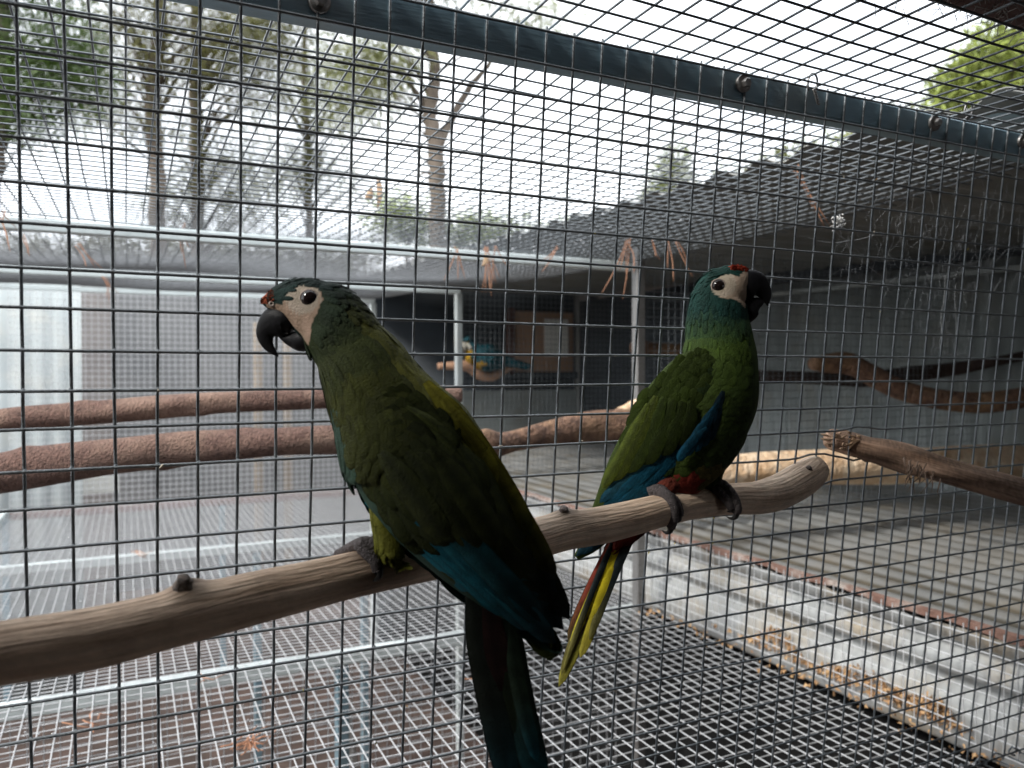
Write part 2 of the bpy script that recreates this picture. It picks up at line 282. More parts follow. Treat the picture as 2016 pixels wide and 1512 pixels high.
# shelf: corrugated tin floor of the shelter with rusty lip and white fascia
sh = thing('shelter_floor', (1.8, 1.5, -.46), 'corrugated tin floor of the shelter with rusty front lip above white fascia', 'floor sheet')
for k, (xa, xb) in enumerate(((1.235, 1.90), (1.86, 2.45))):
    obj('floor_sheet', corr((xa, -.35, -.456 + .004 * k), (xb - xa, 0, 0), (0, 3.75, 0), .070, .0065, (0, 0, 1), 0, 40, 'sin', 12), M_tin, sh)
lip = MB(); yy = np.linspace(-.35, 3.3, 160)
V = []
for y in yy:
    j = .003 * math.sin(31 * y) + random.uniform(-.002, .002)
    V += [(1.228, y, -.4530 + j * .4), (1.236 + j, y, -.4505), (1.236 + j, y, -.455), (1.228, y, -.463 + j)]
lip.add(V, [(i * 4 + a, i * 4 + (a + 1) % 4, (i + 1) * 4 + (a + 1) % 4, (i + 1) * 4 + a) for i in range(len(yy) - 1) for a in range(4)])
obj('rusty_lip', lip, M_rust, sh, flat=True)
fas = MB(); V = []; prof = [(-.468, 1.232), (-.490, 1.236), (-.500, 1.262), (-.515, 1.262), (-.527, 1.240), (-.545, 1.240), (-.556, 1.268), (-.572, 1.268), (-.584, 1.244), (-.655, 1.240), (-.665, 1.25)]
for y in yy:
    for z, x in prof: V.append((x + random.uniform(-.0012, .0012), y, z + (random.uniform(-.004, .004) if z > -.48 else 0)))
q = len(prof); fas.add(V, [(i * q + a, (i + 1) * q + a, (i + 1) * q + a + 1, i * q + a + 1) for i in range(len(yy) - 1) for a in range(q - 1)])
tagged(obj('zinc_fascia', fas, M_fascia), 'white ribbed zinc fascia strip below the rusty lip', 'fascia')
# near black board standing in for the shade under the shelter and brown sheet under the floor
b_ = MB().box((1.30, -.4, GZ), (1.33, 3.4, -.67)); tagged(obj('under_shelter_shade', b_, M_void), 'near black board standing in for shade under the white fascia', 'board')
a_, c_ = PZ_(1318, 1322, -.95), PZ_(1770, 1516, -.95); bs = corr((a_[0], a_[1], GZ), ((c_ - a_)[0], (c_ - a_)[1], 0), (0, 0, -.95 - GZ), .10, .010, unit((-(c_ - a_)[1], (c_ - a_)[0], 0)), 0, 2, 'trap', 12)
tagged(obj('brown_sheet', bs, M_brown, flat=True), 'brown ribbed sheet standing on soil below the mesh floor', 'sheet')
b_ = MB().box((1.20, 3.44, GZ), (2.6, 3.47, .40)); tagged(obj('dark_back_wall', b_, M_dark), 'dark wall behind the distant blue and yellow parrot', 'wall')
# doorway things on that wall
def ybox(name, u0, v0, u1, v1, y, th, m, label=None, cat=None, parent=None):
    a = PY(u0, v0, y); c = PY(u1, v1, y); b_ = MB().box((min(a[0], c[0]), y, min(a[2], c[2])), (max(a[0], c[0]), y + th, max(a[2], c[2])))
    o = obj(name, b_, m, parent, flat=True)
    return tagged(o, label, cat) if label else o
nb = thing('notice_board', PY(1070, 735, 3.40), 'tan plywood board with a white notice on the dark wall', 'notice board')
ybox('board', 1013, 612, 1128, 732, 3.415, .02, M_ply, parent=nb); ybox('notice', 1072, 628, 1118, 702, 3.408, .004, M_paper, parent=nb)
ybox('frame_bar', 1000, 606, 1014, 738, 3.40, .03, M_door, parent=nb); ybox('frame_bar', 1000, 733, 1140, 745, 3.40, .03, M_dark, parent=nb)
dr = thing('shed_door', PY(1195, 860, 3.38), 'dark brown shed door between two grey frame posts', 'door')
ybox('door_leaf', 1160, 590, 1238, 860, 3.40, .03, M_door, parent=dr); ybox('door_frame', 1140, 560, 1158, 865, 3.385, .05, M_tinroof, parent=dr); ybox('door_frame', 1240, 560, 1256, 865, 3.385, .05, M_tinroof, parent=dr); ybox('door_frame', 1140, 552, 1256, 562, 3.38, .055, M_tinroof, parent=dr)
ybox('lower_panel', 870, 770, 1138, 900, 3.41, .025, M_tinwall, 'grey lower wall panel below the notice board', 'wall panel')
# ------------------------------------------------------------------ shelter over the viewer
rz = .262
t = thing('verge_roof', (.9, -.8, rz), 'dark timber edged roof corner above the dark steel rail', 'roof')
b_ = MB(); yy0 = -.10
ve = [(-1.2, yy0 - .186), (.5, yy0), (2.9, yy0)]   # unseen open end of the roof edge set back so skylight reaches the perch
for (xa, ya), (xb, yb) in zip(ve[:-1], ve[1:]):
    V = [(x, y + o_, z) for x, y in ((xa, ya), (xb, yb)) for o_ in (-.045, 0) for z in (rz, rz + .09)]
    b_ = MB().add(V, [(0, 1, 3, 2), (4, 6, 7, 5), (0, 4, 5, 1), (2, 3, 7, 6), (0, 2, 6, 4), (1, 5, 7, 3)]); obj('timber_beam', b_, M_timber, t, flat=True)
obj('roof_sheet', corr((.5, -3.0, rz + .102), (2.4, 0, 0), (0, 2.93, .0), .076, .008, (0, 0, 1), 0, 2, 'sin', 6), M_tinroof, t)
sk = corr((-1.2, -3.0, rz + .106), (1.75, 0, 0), (0, 2.93, .0), .076, .008, (0, 0, 1), 0, 2, 'sin', 6)
for a_ in sk.v: a_[:, 1] -= np.maximum(0, .5 - a_[:, 0]) * .1094 * (a_[:, 1] + 3.0) / 2.93
obj('roof_sheet', sk, M_tinroof, t)
b_ = MB()
for i in range(700):
    x = random.uniform(.55, 1.6); p = np.array([x, yy0 + random.uniform(-.05, .004), rz + random.uniform(-.004, .006)]); d = unit(rng.normal(size=3) + np.array([0, .4, -.9]))
    L = random.uniform(.006, .026); k = rng.normal(size=3) * .006
    b_.tube([p, p + d * L * .5 + k, p + d * L], .0004, 3, caps=False)
obj('lint', b_, M_lint, t, kind='stuff')
b_ = MB().box((-1.4, -3.05, GZ), (2.9, -3.0, .40)); tagged(obj('rear_wall', b_, M_void), 'dark board wall behind the viewer', 'wall')
b_ = MB().box((-.66, -3.0, GZ), (-.62, -.15, .352)); tagged(obj('light_block_wall', b_, M_void), 'added dark wall cutting light beside the viewer', 'wall')  # added unseen wall, keeps light from the open side off the birds
for x in (-1.15, 2.6):
    rail((x, -.122, GZ), (x, -.122, rz - .001), .05, ('timber post holding the verge roof beside the added side wall' if x < 0 else 'timber post holding the verge roof behind the shed'), m=M_timber, name='timber_post', cat='post', group='verge roof posts')
# ------------------------------------------------------------------ front panel of welded wire, each wire its own part
fp = thing('front_panel', pan(.45, -.56), 'welded wire mesh panel right behind the two perched parrots', 'wire mesh')
ZT, ZB = .2055, -.563
BUMPS = [(PP(1604, 925), .016, 1.0), (PP(1688, 876), .014, 1.0)]
def deform(x, z, vert):
    """the branch ends push neighbouring wires aside"""
    p = pan(x, z); dx = dz = 0
    for c, r, s in BUMPS:
        ex, ez = x - c[0], (p - c) @ PZ; d = math.hypot(ex, ez)
        if d < .045:
            w = (1 - d / .045) ** 2 * .010
            dx += w * ex / (d + 1e-4) * s; dz += w * ez / (d + 1e-4) * s
    return x + dx, z + dz
for i in range(-8, 47):
    ph = random.uniform(0, 6); pts = []
    for z in np.linspace(ZT + .001, ZB, 46):
        x, zz = deform(i * G + .0007 * math.sin(9 * z + ph), z, True); pts.append(pan(x + random.uniform(-.00012, .00012), zz, 0.0012))
    b_ = MB().tube(pts, WR, 7); obj('wire', b_, M_wire, fp)
for j in range(-8, 23):
    ph = random.uniform(0, 6); pts = []
    for x in np.linspace(-8 * G - .01, 46 * G + .01, 90):
        xx, z = deform(x, -j * G + .0008 * math.sin(5 * x + ph), False); pts.append(pan(xx, z + random.uniform(-.00012, .00012), -0.0012))
    b_ = MB().tube(pts, WR, 7)
    for i in range(-8, 47):     # weld nubs where the uprights cross
        x, z = deform(i * G, -j * G, False); q = pan(x, z, .0001); s = WR * random.uniform(1.15, 1.5)
        b_.add([q + s * np.array(k_) for k_ in ((1, 0, 0), (-1, 0, 0), (0, 1.1, 0), (0, -1.1, 0), (0, 0, 1), (0, 0, -1))], [(0, 2, 4), (2, 1, 4), (1, 3, 4), (3, 0, 4), (2, 0, 5), (1, 2, 5), (3, 1, 5), (0, 3, 5)])
    obj('wire', b_, M_wire, fp)
b_ = MB(); rs = np.random.default_rng(77)     # crumbs and droppings stuck to the wires
for i in range(70):
    x = G * rs.integers(0, 42) + rs.normal() * .002; z = -G * rs.integers(-6, 20) + rs.normal() * .002; q = pan(x, z, -.002 + rs.normal() * .0006); V = q + rs.normal(size=(6, 3)) * rs.uniform(.0005, .0011)
    b_.add(V, [(0, 2, 4), (2, 1, 4), (1, 3, 4), (3, 0, 4), (2, 0, 5), (1, 2, 5), (3, 1, 5), (0, 3, 5)], rs.choice([(.55, .5, .4), (.5, .42, .1), (.3, .2, .1)]))
obj('crumbs', b_, mat('crumbs', (1, 1, 1), (.8, .8, .8), rough=.9, scale=50, vc=True), fp, flat=True, kind='stuff')
# loose clips at the foot of the panel
for i in range(14):
    x = .78 + i * .034; c = pan(x, ZB + .003, 0); a = np.linspace(0, 4.6, 12); k = random.uniform(-.3, .3)
    pts = [c + np.array([.003 * math.sin(3 * w + k), -.006 * math.cos(w), .006 * math.sin(w)]) for w in a]
    obj('clip', MB().tube(pts, .0012, 5), M_wire, fp)
# ------------------------------------------------------------------ the dark rail with screws and ties
dr = thing('square_rail', pan(.45, .18, .016), 'dark galvanised square rail with hex screws above the two parrots', 'rail')
b_ = MB(); y0, y1 = .0027, .0285; c_ = .0015
for x in (-.6, 1.35):
    pass
prof = [(y0, .180 + c_), (y0, .205 - c_), (y0 + c_, .205), (y1 - c_, .205), (y1, .205 - c_), (y1, .180 + c_), (y1 - c_, .180), (y0 + c_, .180)]
V = [pan(x, z, y) for x in (-.6, 1.35) for y, z in prof]
b_.add(V, [(i, (i + 1) % 8, 8 + (i + 1) % 8, 8 + i) for i in range(8)] + [tuple(range(7, -1, -1)), tuple(range(8, 16))]); obj('square_tube', b_, M_rail, dr, flat=True)
for u, v in ((1462, 165), (1838, 243), (628, 4), (2012, 279)):
    p = PP(u, v, .002); x, z = p[0], float(p @ PZ); b_ = MB()
    def ring(r, y, n=20): return [pan(x + r * math.cos(a), z + r * math.sin(a), y) for a in np.linspace(0, 2 * math.pi, n, endpoint=False)]
    n = 20; V = ring(.0078, .0025) + ring(.0078, -.0005) + ring(.007, -.0012) + ring(.0004, -.0013)
    b_.add(V, [(k * n + i, k * n + (i + 1) % n, (k + 1) * n + (i + 1) % n, (k + 1) * n + i) for k in range(3) for i in range(n)]); w = obj('washer', b_, M_bolt, dr)
    b_ = MB(); n = 6; V = ring(.0044, -.001, 6) + ring(.0044, -.0048, 6) + ring(.0036, -.0056, 6)
    b_.add(V, [(k * n + i, k * n + (i + 1) % n, (k + 1) * n + (i + 1) % n, (k + 1) * n + i) for k in range(2) for i in range(n)] + [(12, 13, 14, 15, 16, 17)]); obj('screw_head', b_, M_bolt, w, flat=True)
for u, v, s in ((1598, 165, 1), (1905, 218, -1)):
    p = PP(u, v, -.003); a = np.linspace(-.6, 4.0, 16); b_ = MB()
    b_.tube([p + np.array([.006 * math.cos(w), -.001 - .0012 * math.sin(w), .009 * math.sin(w)]) for w in a], .0011, 5)
    for q in (0, math.pi):
        b_.tube([p + np.array([.0045 * s * (w > 9) * 0 + s * .002 * w * .35 + .0014 * math.cos(2.4 * w + q), -.003, -.006 - .0016 * w * (1 if s > 0 else .3) + .0014 * math.sin(2.4 * w + q)]) for w in np.linspace(0, 8, 26)], .0009, 5)
    obj('wire_tie', b_, M_bolt, dr)
# curl of tin at the right end above the rail
b_ = MB(); V = []
for i in range(15):
    for j in range(2): V.append(PZ_(1930 + i * 12, 236 - 14 * math.sin(i / 14 * math.pi * 1.6) + i * .8, .225 + .0) + np.array([0, .05 * j, .002]))
b_.add(V, [(2 * i, 2 * i + 2, 2 * i + 3, 2 * i + 1) for i in range(14)]); tagged(obj('tin_curl', b_, M_pale), 'curled pale tin edge lying above the end of the dark rail', 'tin sheet')
# ------------------------------------------------------------------ lofted limbs
def catmull(P, n):
    P = np.asarray(P, float); Q = np.vstack([2 * P[0] - P[1], P, 2 * P[-1] - P[-2]]); L = len(P) - 1; o = []
    for x in np.linspace(0, L - 1e-9, n):
        i = int(x); t = x - i; a, b, c, d = Q[i:i + 4]
        o.append(.5 * (2 * b + (c - a) * t + (2 * a - 5 * b + 4 * c - d) * t * t + (3 * b - a - 3 * c + d) * t ** 3))
    return np.array(o)
def branch(ctrl, nseg=120, n=26, knots=(), rough=.04, col=None, grain=.35, seed=1, bend=0.0, end_cut=True):
    """ctrl rows: (x,y,z,radius) in metres"""
    rg = np.random.default_rng(seed); A = catmull(ctrl, nseg); P = A[:, :3]; r = np.maximum(A[:, 3], .0008)
    T = np.gradient(P, axis=0); T /= np.linalg.norm(T, axis=1)[:, None]
    N = unit(np.cross(T[0], (0, 0, 1.0))); ang = np.arange(n) * 2 * math.pi / n; V = []; Cc = []; Gr = []; arc = np.r_[0, np.cumsum(np.linalg.norm(np.diff(P, axis=0), axis=1))]; off_g = rg.uniform(0, 5)
    ph = rg.uniform(0, 6.28, 12); k1 = rg.integers(1, 5, 12); streak = rg.normal(size=n); streak = (streak + np.roll(streak, 1)) * .5
    S_ = np.linspace(0, 1, nseg)
    for i in range(nseg):
        N = unit(N - T[i] * (N @ T[i])); B = np.cross(T[i], N)
        f = 1 + rough * sum(math.sin(k1[q] * 1.0) * np.sin(k1[q] * ang + ph[q] + S_[i] * (5 + 4 * q)) for q in range(6)) / 2.0
        tint = 1 + grain * (.6 * streak + .5 * np.sin(3 * ang + ph[7] + 6 * S_[i]) * np.sin(14 * S_[i] + ph[8]) + .25 * rg.normal(size=n))
        dark = np.zeros(n)
        for (t0, a0, h, ws, wa) in knots:
            da = (ang - a0 + math.pi) % (2 * math.pi) - math.pi
            g = math.exp(-((S_[i] - t0) / ws) ** 2) * np.exp(-(da / wa) ** 2); f = f + h * g; dark = np.maximum(dark, g * .75)
        V.append(P[i] + (r[i] * f)[:, None] * (np.cos(ang)[:, None] * N + np.sin(ang)[:, None] * B))
        Gr.append(np.c_[np.full(n, arc[i] * .07 + off_g), r[i] * np.cos(ang), r[i] * np.sin(ang)])
        c = np.array(col if col is not None else (1, 1, 1)); c = c[0] * (1 - S_[i]) + c[1] * S_[i] if c.ndim == 2 else c
        Cc.append(np.clip(c[None, :] * np.clip(tint, .45, 1.5)[:, None] * (1 - dark)[:, None], 0, 1))
    b_ = MB(); Fc = [(i * n + j, i * n + (j + 1) % n, (i + 1) * n + (j + 1) % n, (i + 1) * n + j) for i in range(nseg - 1) for j in range(n)]
    Fc += [tuple(range(n - 1, -1, -1)), tuple((nseg - 1) * n + j for j in range(n))]
    b_.gr = np.concatenate(Gr); return b_.add(np.concatenate(V), Fc, np.concatenate(Cc))
def perch_d(u): return 1.0 / (2.78 - u / 1600 * 1.53)
def pxbranch(rows): return [(*PD(u, v, d), w * d / F_PX / 2) for u, v, w, d in rows]
rows = [(-170, 1332, 128), (-60, 1305, 126), (0, 1287, 122), (174, 1258, 118), (330, 1220, 110), (486, 1180, 106), (600, 1154, 96), (700, 1131, 88), (850, 1098, 86), (960, 1080, 84), (1040, 1064, 82), (1110, 1046, 76), (1200, 1030, 72), (1332, 997, 62), (1400, 986, 60), (1440, 982, 61), (1490, 980, 64), (1537, 968, 70), (1577, 945, 68), (1598, 930, 62), (1608, 921, 52)]
ctrl = pxbranch([(u, v, w, perch_d(u)) for u, v, w in rows])
pt = thing('perch_branch', PD(800, 1110, perch_d(800)), 'bare grey brown branch that both parrots are perched on', 'branch')
obj('limb', branch(ctrl, 360, 64, knots=[(.214, 4.71, .34, .011, .65), (.55, 4.71, .16, .012, .6), (.36, 5.2, .06, .02, .5), (.86, 1.4, -.10, .02, .6), (.70, 2.4, -.05, .015, .5)], rough=.04, col=((.66, .49, .355), (.84, .67, .52)), grain=.16, seed=3), M_perch, pt)
def knot(u, v, s, d, parent, col, m=None, seed=0, tilt=(0, -1)):
    """a stub: a short ragged cone leaving the branch"""
    rg = np.random.default_rng(seed); p0 = PD(u, v + s * .9, d); p1 = PD(u + tilt[0] * s * .3, v - s * .35, d - .004); w = s * d / F_PX
    A = [(*(p0 + (p1 - p0) * t), w * k) for t, k in ((0, 1.35), (.35, .95), (.7, .72), (.9, .70), (1.0, .55))]
    b_ = branch(A, 16, 18, rough=.16, col=col, grain=.8, seed=seed); return obj('knot', b_, m or M_perch, parent)
knot(362, 1142, 17, perch_d(362) - .003, pt, (.16, .13, .11), seed=4)
knot(1110, 1003, 11, perch_d(1110) - .002, pt, (.24, .2, .18), seed=5)
knot(1592, 922, 8, perch_d(1590) - .016, pt, (.10, .08, .07), seed=6)
b_ = MB()
for i in range(9):
    u = random.uniform(1500, 1545); v = random.uniform(985, 1003); d = perch_d(u) - .014; p = PD(u, v, d); q = PD(u + random.uniform(-22, 18), v + random.uniform(-6, 8), d)
    b_.tube([p, (p + q) / 2 + rng.normal(size=3) * .0008, q], [.0007, .0011, .0003], 4, c=(.12, .085, .06))
obj('splinters', b_, M_perch, pt, kind='stuff')
# branch stub poking through the panel
dd = lambda u: .835 - (u - 1640) / 376 * .06 if u > 1640 else .835
rows = [(1626, 862, 26), (1640, 866, 44), (1665, 872, 46), (1700, 882, 48), (1745, 893, 54), (1800, 908, 58), (1860, 925, 52), (1930, 945, 50), (2016, 968, 52), (2110, 992, 54)]
st = thing('branch_stub', PD(1850, 925, .8), 'dark rough branch stub poking through the mesh beside the perched parrot', 'branch')
obj('limb', branch(pxbranch([(u, v, w, dd(u)) for u, v, w in rows]), 150, 30, knots=[(.36, 2.0, .18, .02, .5)], rough=.09, col=((.42, .27, .18), (.13, .09, .07)), grain=.7, seed=9), M_perch, st)
b_ = MB()
for i in range(24):
    u = random.gauss(1800, 20); v = 905 + (u - 1800) * .26 + random.uniform(0, 26); d = .80 - random.uniform(.012, .02); p = PD(u, v, d); L = random.uniform(8, 46); a = random.gauss(1.7, .5)
    q = PD(u + L * math.cos(a) * .8 - 6, v + L * math.sin(a), d); mid = (p + q) / 2 + rng.normal(size=3) * .003
    b_.tube([p, mid, q], [.0009, .0006, .0002], 4, c=(.16, .11, .08))
for i in range(26):
    u = random.uniform(1632, 1700); v = 850 + (u - 1632) * .2 + random.uniform(-6, 30); d = .815; p = PD(u, v, d); q = PD(u - random.uniform(4, 22), v + random.uniform(-8, 14), d)
    b_.tube([p, (p + q) / 2, q], [.0006, .0014, .0004], 4, c=(.52, .35, .22))
obj('shredded_bark', b_, M_perch, st, kind='stuff')
# perches in the far cages
def far_branch(name, label, rows, m, seed, n=90, rough=.05, group=None, knots=()):
    ctrl = [(*PY(u, v, y), w * proj(PY(u, v, y))[2] / F_PX / 2) for u, v, w, y in rows]
    o = obj(name, branch(ctrl, n, 20, rough=rough, seed=seed, knots=knots), m); return tagged(o, label, 'branch', group)
far_branch('perch_branch', 'upper reddish bark perch behind the larger parrot head', [(-120, 846, 42, .78), (0, 828, 44, .76), (150, 815, 45, .74), (300, 803, 47, .72), (450, 792, 43, .70), (640, 784, 40, .68), (800, 780, 37, .66), (906, 776, 34, .65)], M_bark, 11, group='reddish perches', rough=.06, knots=((.3, 4.7, .18, .02, .6), (.52, 1.2, .12, .02, .5), (.7, 4.4, .14, .015, .6)))
far_branch('perch_branch', 'lower thicker reddish bark perch behind the larger parrot', [(-120, 952, 84, .70), (0, 932, 80, .68), (150, 908, 74, .66), (300, 890, 68, .65), (450, 876, 62, .64), (640, 866, 58, .62), (800, 868, 54, .62), (880, 872, 50, .62)], M_bark, 12, group='reddish perches', rough=.06, knots=((.2, 4.9, .14, .02, .6), (.45, 1.6, .12, .02, .5), (.6, 4.5, .12, .015, .6)))
far_branch('perch_branch', 'knobbly brown branch between the two parrots in front of pale tin', [(905, 880, 36, .70), (925, 878, 46, .70), (955, 874, 58, .70), (985, 874, 48, .71), (1030, 864, 44, .72), (1100, 850, 52, .74), (1160, 842, 62, .76), (1215, 838, 64, .77), (1246, 836, 52, .78)], M_bark2, 13, knots=((.3, 1.5, .2, .04, .8), (.92, 4, .25, .03, .8)))
far_branch('perch_branch', 'pale chewed end of a branch beside the grey post', [(1215, 818, 24, .82), (1238, 806, 26, .83), (1262, 798, 30, .84), (1300, 794, 30, .85)], M_pale_log, 14)
far_branch('perch_branch', 'thick pale chewed log lying across the shelter above the corrugated tin', [(1395, 930, 50, .80), (1430, 926, 58, .80), (1550, 922, 66, .78), (1700, 917, 70, .76), (1850, 914, 72, .74), (2016, 914, 72, .72), (2150, 914, 74, .70)], M_pale_log, 15, rough=.07)
far_branch('perch_branch', 'curved orange brown branch in front of the grey corrugated wall', [(1600, 716, 26, .95), (1625, 716, 36, .95), (1670, 716, 42, .93), (1715, 738, 42, .9), (1770, 766, 40, .86), (1850, 786, 40, .8), (1940, 792, 40, .74), (2040, 778, 40, .68), (2140, 760, 40, .6)], M_bark2, 16)
far_branch('perch_branch', 'dark branch rising away behind the curved orange brown branch', [(1480, 740, 24, 1.12), (1600, 744, 24, 1.1), (1700, 748, 30, 1.08), (1780, 738, 32, 1.05), (1880, 726, 26, .98), (1960, 712, 20, .9), (2060, 690, 16, .84)], mat('dark_bark', (.055, .035, .028), (.03, .02, .018), rough=.9, scale=30, bump=.6), 17)
far_branch('perch_branch', 'short cut log fixed behind the grey post near the smaller parrot', [(1246, 684, 24, 1.7), (1262, 684, 28, 1.7), (1300, 686, 24, 1.72), (1350, 690, 22, 1.75)], M_bark2, 18)
far_branch('perch_branch', 'crooked tan branch under the distant blue and yellow parrot', [(862, 721, 12, 2.52), (900, 720, 18, 2.5), (925, 722, 24, 2.5), (945, 736, 24, 2.5), (970, 740, 20, 2.5), (1000, 720, 20, 2.5), (1020, 714, 22, 2.5)], mat('tan_branch', (.38, .22, .14), (.26, .15, .09), rough=.85, scale=30), 19)
# ------------------------------------------------------------------ parrots
FWD = RC[2]
class Loft:
    """elliptical sections along a spine; rows (u, v, r_px, depth, k) with k = thickness over width"""
    def __init__(s, rows, nseg=160):
        s.A = catmull(rows, nseg); s.n = nseg; a = s.A
        s.t = np.gradient(a[:, :2], axis=0); s.t /= np.linalg.norm(s.t, axis=1)[:, None]
        s.perp = np.c_[s.t[:, 1], -s.t[:, 0]]
    def pt(s, i, th):
        i0 = int(min(max(i, 0), s.n - 1.001)); f = i - i0; a = s.A[i0] * (1 - f) + s.A[i0 + 1] * f; p = s.perp[i0] * (1 - f) + s.perp[i0 + 1] * f
        u, v, r, d, k = a; r = max(r, .2); sc = d / F_PX
        e = RC.T @ np.array([p[0], p[1], 0.0])
        return PD(u, v, d) + e * (math.cos(th) * r * sc) - FWD * (math.sin(th) * r * k * sc), (u + p[0] * r * math.cos(th), v + p[1] * r * math.cos(th))
    def mesh(s, n=48, colf=None):
        V = []; Cc = []
        for i in range(s.n):
            for j in range(n):
                P, px = s.pt(i, 2 * math.pi * j / n); V.append(P); Cc.append(colf(px[0], px[1], i / s.n, 2 * math.pi * j / n) if colf else (1, 1, 1))
        Fc = [(i * n + j, i * n + (j + 1) % n, (i + 1) * n + (j + 1) % n, (i + 1) * n + j) for i in range(s.n - 1) for j in range(n)]
        Fc += [tuple(range(n - 1, -1, -1)), tuple((s.n - 1) * n + j for j in range(n))]
        return MB().add(V, Fc, np.array(Cc))
    def front(s, u, v):
        q = s.A[:, :2] - (u, v); best = np.argmin(np.abs(np.einsum('ij,ij->i', q, s.t)) + .35 * np.linalg.norm(q, axis=1)); a = s.A[best]
        off = min(1, np.linalg.norm(q[best]) / max(a[2], 1)); return a[3] - math.sqrt(max(0, 1 - off * off)) * a[2] * a[4] * a[3] / F_PX
def inpoly(x, y, P):
    c = False; j = len(P) - 1
    for i in range(len(P)):
        if (P[i][1] > y) != (P[j][1] > y) and x < (P[j][0] - P[i][0]) * (y - P[i][1]) / (P[j][1] - P[i][1]) + P[i][0]: c = not c
        j = i
    return c
FY = np.array([0, .3, .62, .86, .97, 1.0]); FW = np.array([.30, .48, .50, .38, .20, .04]); FZ = np.array([0, .03, .045, .04, .025, .015])
def feather(b_, P, T, N, L, Wd, col, tip=None, tilt=.12, curl=0.0):
    X = np.cross(T, N); T2 = unit(T + N * tilt); N2 = unit(np.cross(X, T2)) * -1
    if N2 @ N < 0: N2 = -N2
    V = []; Cc = []; tip = col * .55 if tip is None else tip
    for k in range(6):
        for sx, zz in ((-1, 0), (-.78, .03), (0, .05), (.78, .03), (1, 0)):
            V.append(P + T2 * L * FY[k] + X * Wd * FW[k] * sx + N2 * (L * (FZ[k] - curl * FY[k] ** 2) + Wd * zz)); w = 1.0 if (k >= 4 or abs(sx) == 1) else .25 if sx == 0 else 0.0
            Cc.append(col * (1 - w) + tip * w)
    b_.add(V, FFACES, np.array(Cc))
FFACES = [(5 * k + a, 5 * k + a + 1, 5 * k + a + 6, 5 * k + a + 5) for k in range(5) for a in range(4)]
def grow(P, s):
    c = np.mean(P, axis=0); return [tuple(c + (np.array(q) - c) * s) for q in P]
def coat(lf, colf, N_, sizef, skip, seed, tilt=.10, tipdark=.55):
    rg = np.random.default_rng(seed); b_ = MB(); cnt = 0
    w = np.maximum(lf.A[:, 2], 2) * np.r_[np.linalg.norm(np.diff(lf.A[:, :2], axis=0), axis=1), 1]; w /= w.sum(); ii = np.sort(rg.choice(lf.n, N_, p=w))[::-1]
    for i in ii:
        i = i + rg.uniform(-.5, .5); th = rg.uniform(0, 2 * math.pi)
        if not (1 < i < lf.n - 3): continue
        P, px = lf.pt(i, th)
        if skip(px[0], px[1], i / lf.n, th): continue
        P2, _ = lf.pt(i + 1.0, th); P3, _ = lf.pt(i, th + .05); T = unit(P2 - P); N = unit(np.cross(T, P3 - P))
        cen = PD(*lf.A[int(i), :2], lf.A[int(i), 3])
        if N @ (P - cen) < 0: N = -N
        T = unit(T + rg.normal(size=3) * .05); T = unit(T - N * (T @ N))
        L, Wd = sizef(px[0], px[1], i / lf.n, th); c = np.array(colf(px[0], px[1], i / lf.n, th)) * rg.uniform(.78, 1.2)
        feather(b_, P - N * .0003, T, N, L * rg.uniform(.85, 1.15), Wd * rg.uniform(.85, 1.15), c, c * tipdark, tilt)
    return b_
def blade(lf, root, tip, wpx, eps, col, tipc, parent, name='flight_feather', dr=None, dt=None, bow=0.0, edge=None, n=16, barb=.5):
    """one long feather laid from root to tip pixel; depth from the body surface, or from dr to dt"""
    (u0, v0), (u1, v1) = root, tip; V = []; Cc = []; ax = unit([u1 - u0, v1 - v0]); pp = np.array([ax[1], -ax[0]]); edge = np.asarray(edge if edge is not None else np.asarray(col) * .45)
    col = np.asarray(col); tipc = np.asarray(tipc); ph = random.uniform(0, 6)
    for i in range(n + 1):
        t = i / n; hw = wpx / 2 * (min(1, .35 + t * 2.2)) * (math.sqrt(max(0, 1 - ((t - .78) / .22) ** 2)) if t > .78 else 1.0); hw = max(hw, .3); bw = bow * math.sin(math.pi * t)
        for sx in (-1, -.84, 0, .84, 1):
            u = u0 + (u1 - u0) * t + pp[0] * (hw * sx + bw); v = v0 + (v1 - v0) * t + pp[1] * (hw * sx + bw)
            d = (dr + (dt - dr) * t) if dr is not None else lf.front(u, v)
            d -= eps + .0012 * (1 - sx * sx) * hw / (wpx / 2) + .0004 * math.sin(9 * t + ph)
            V.append(PD(u, v, d)); w = max(0, (t - .55) / .45) ** 1.3; c = col * (1 - w) + tipc * w
            if sx == 0: c = c * .55
            if abs(sx) == 1: c = c * .1 + edge * .9
            Cc.append(c * (1 + .15 * math.sin(40 * t + 7 * sx)))
    b_ = MB(); Fc = [(5 * i + a, 5 * i + a + 1, 5 * i + a + 6, 5 * i + a + 5) for i in range(n) for a in range(4)]
    b_.add(V, Fc, np.array(Cc)); return obj(name, b_, M_plume, parent)
def toe(pts, parent, r=.0042, claw=None):
    """pts (u,v,d); a scaly ringed toe, the claw a sub-part"""
    A = catmull([PD(*p) for p in pts], 40); S_ = np.linspace(0, 1, 40); rr = r * (1.0 - .30 * S_) * (1 + .10 * np.abs(np.sin(S_ * 34))); b_ = MB().tube(A, rr, 12); o = obj('toe', b_, M_toe, parent)
    if claw:
        Bc = catmull([PD(*p) for p in claw], 14); obj('claw', MB().tube(Bc, np.linspace(r * .62, .0003, 14), 10), M_claw, o)
    return o
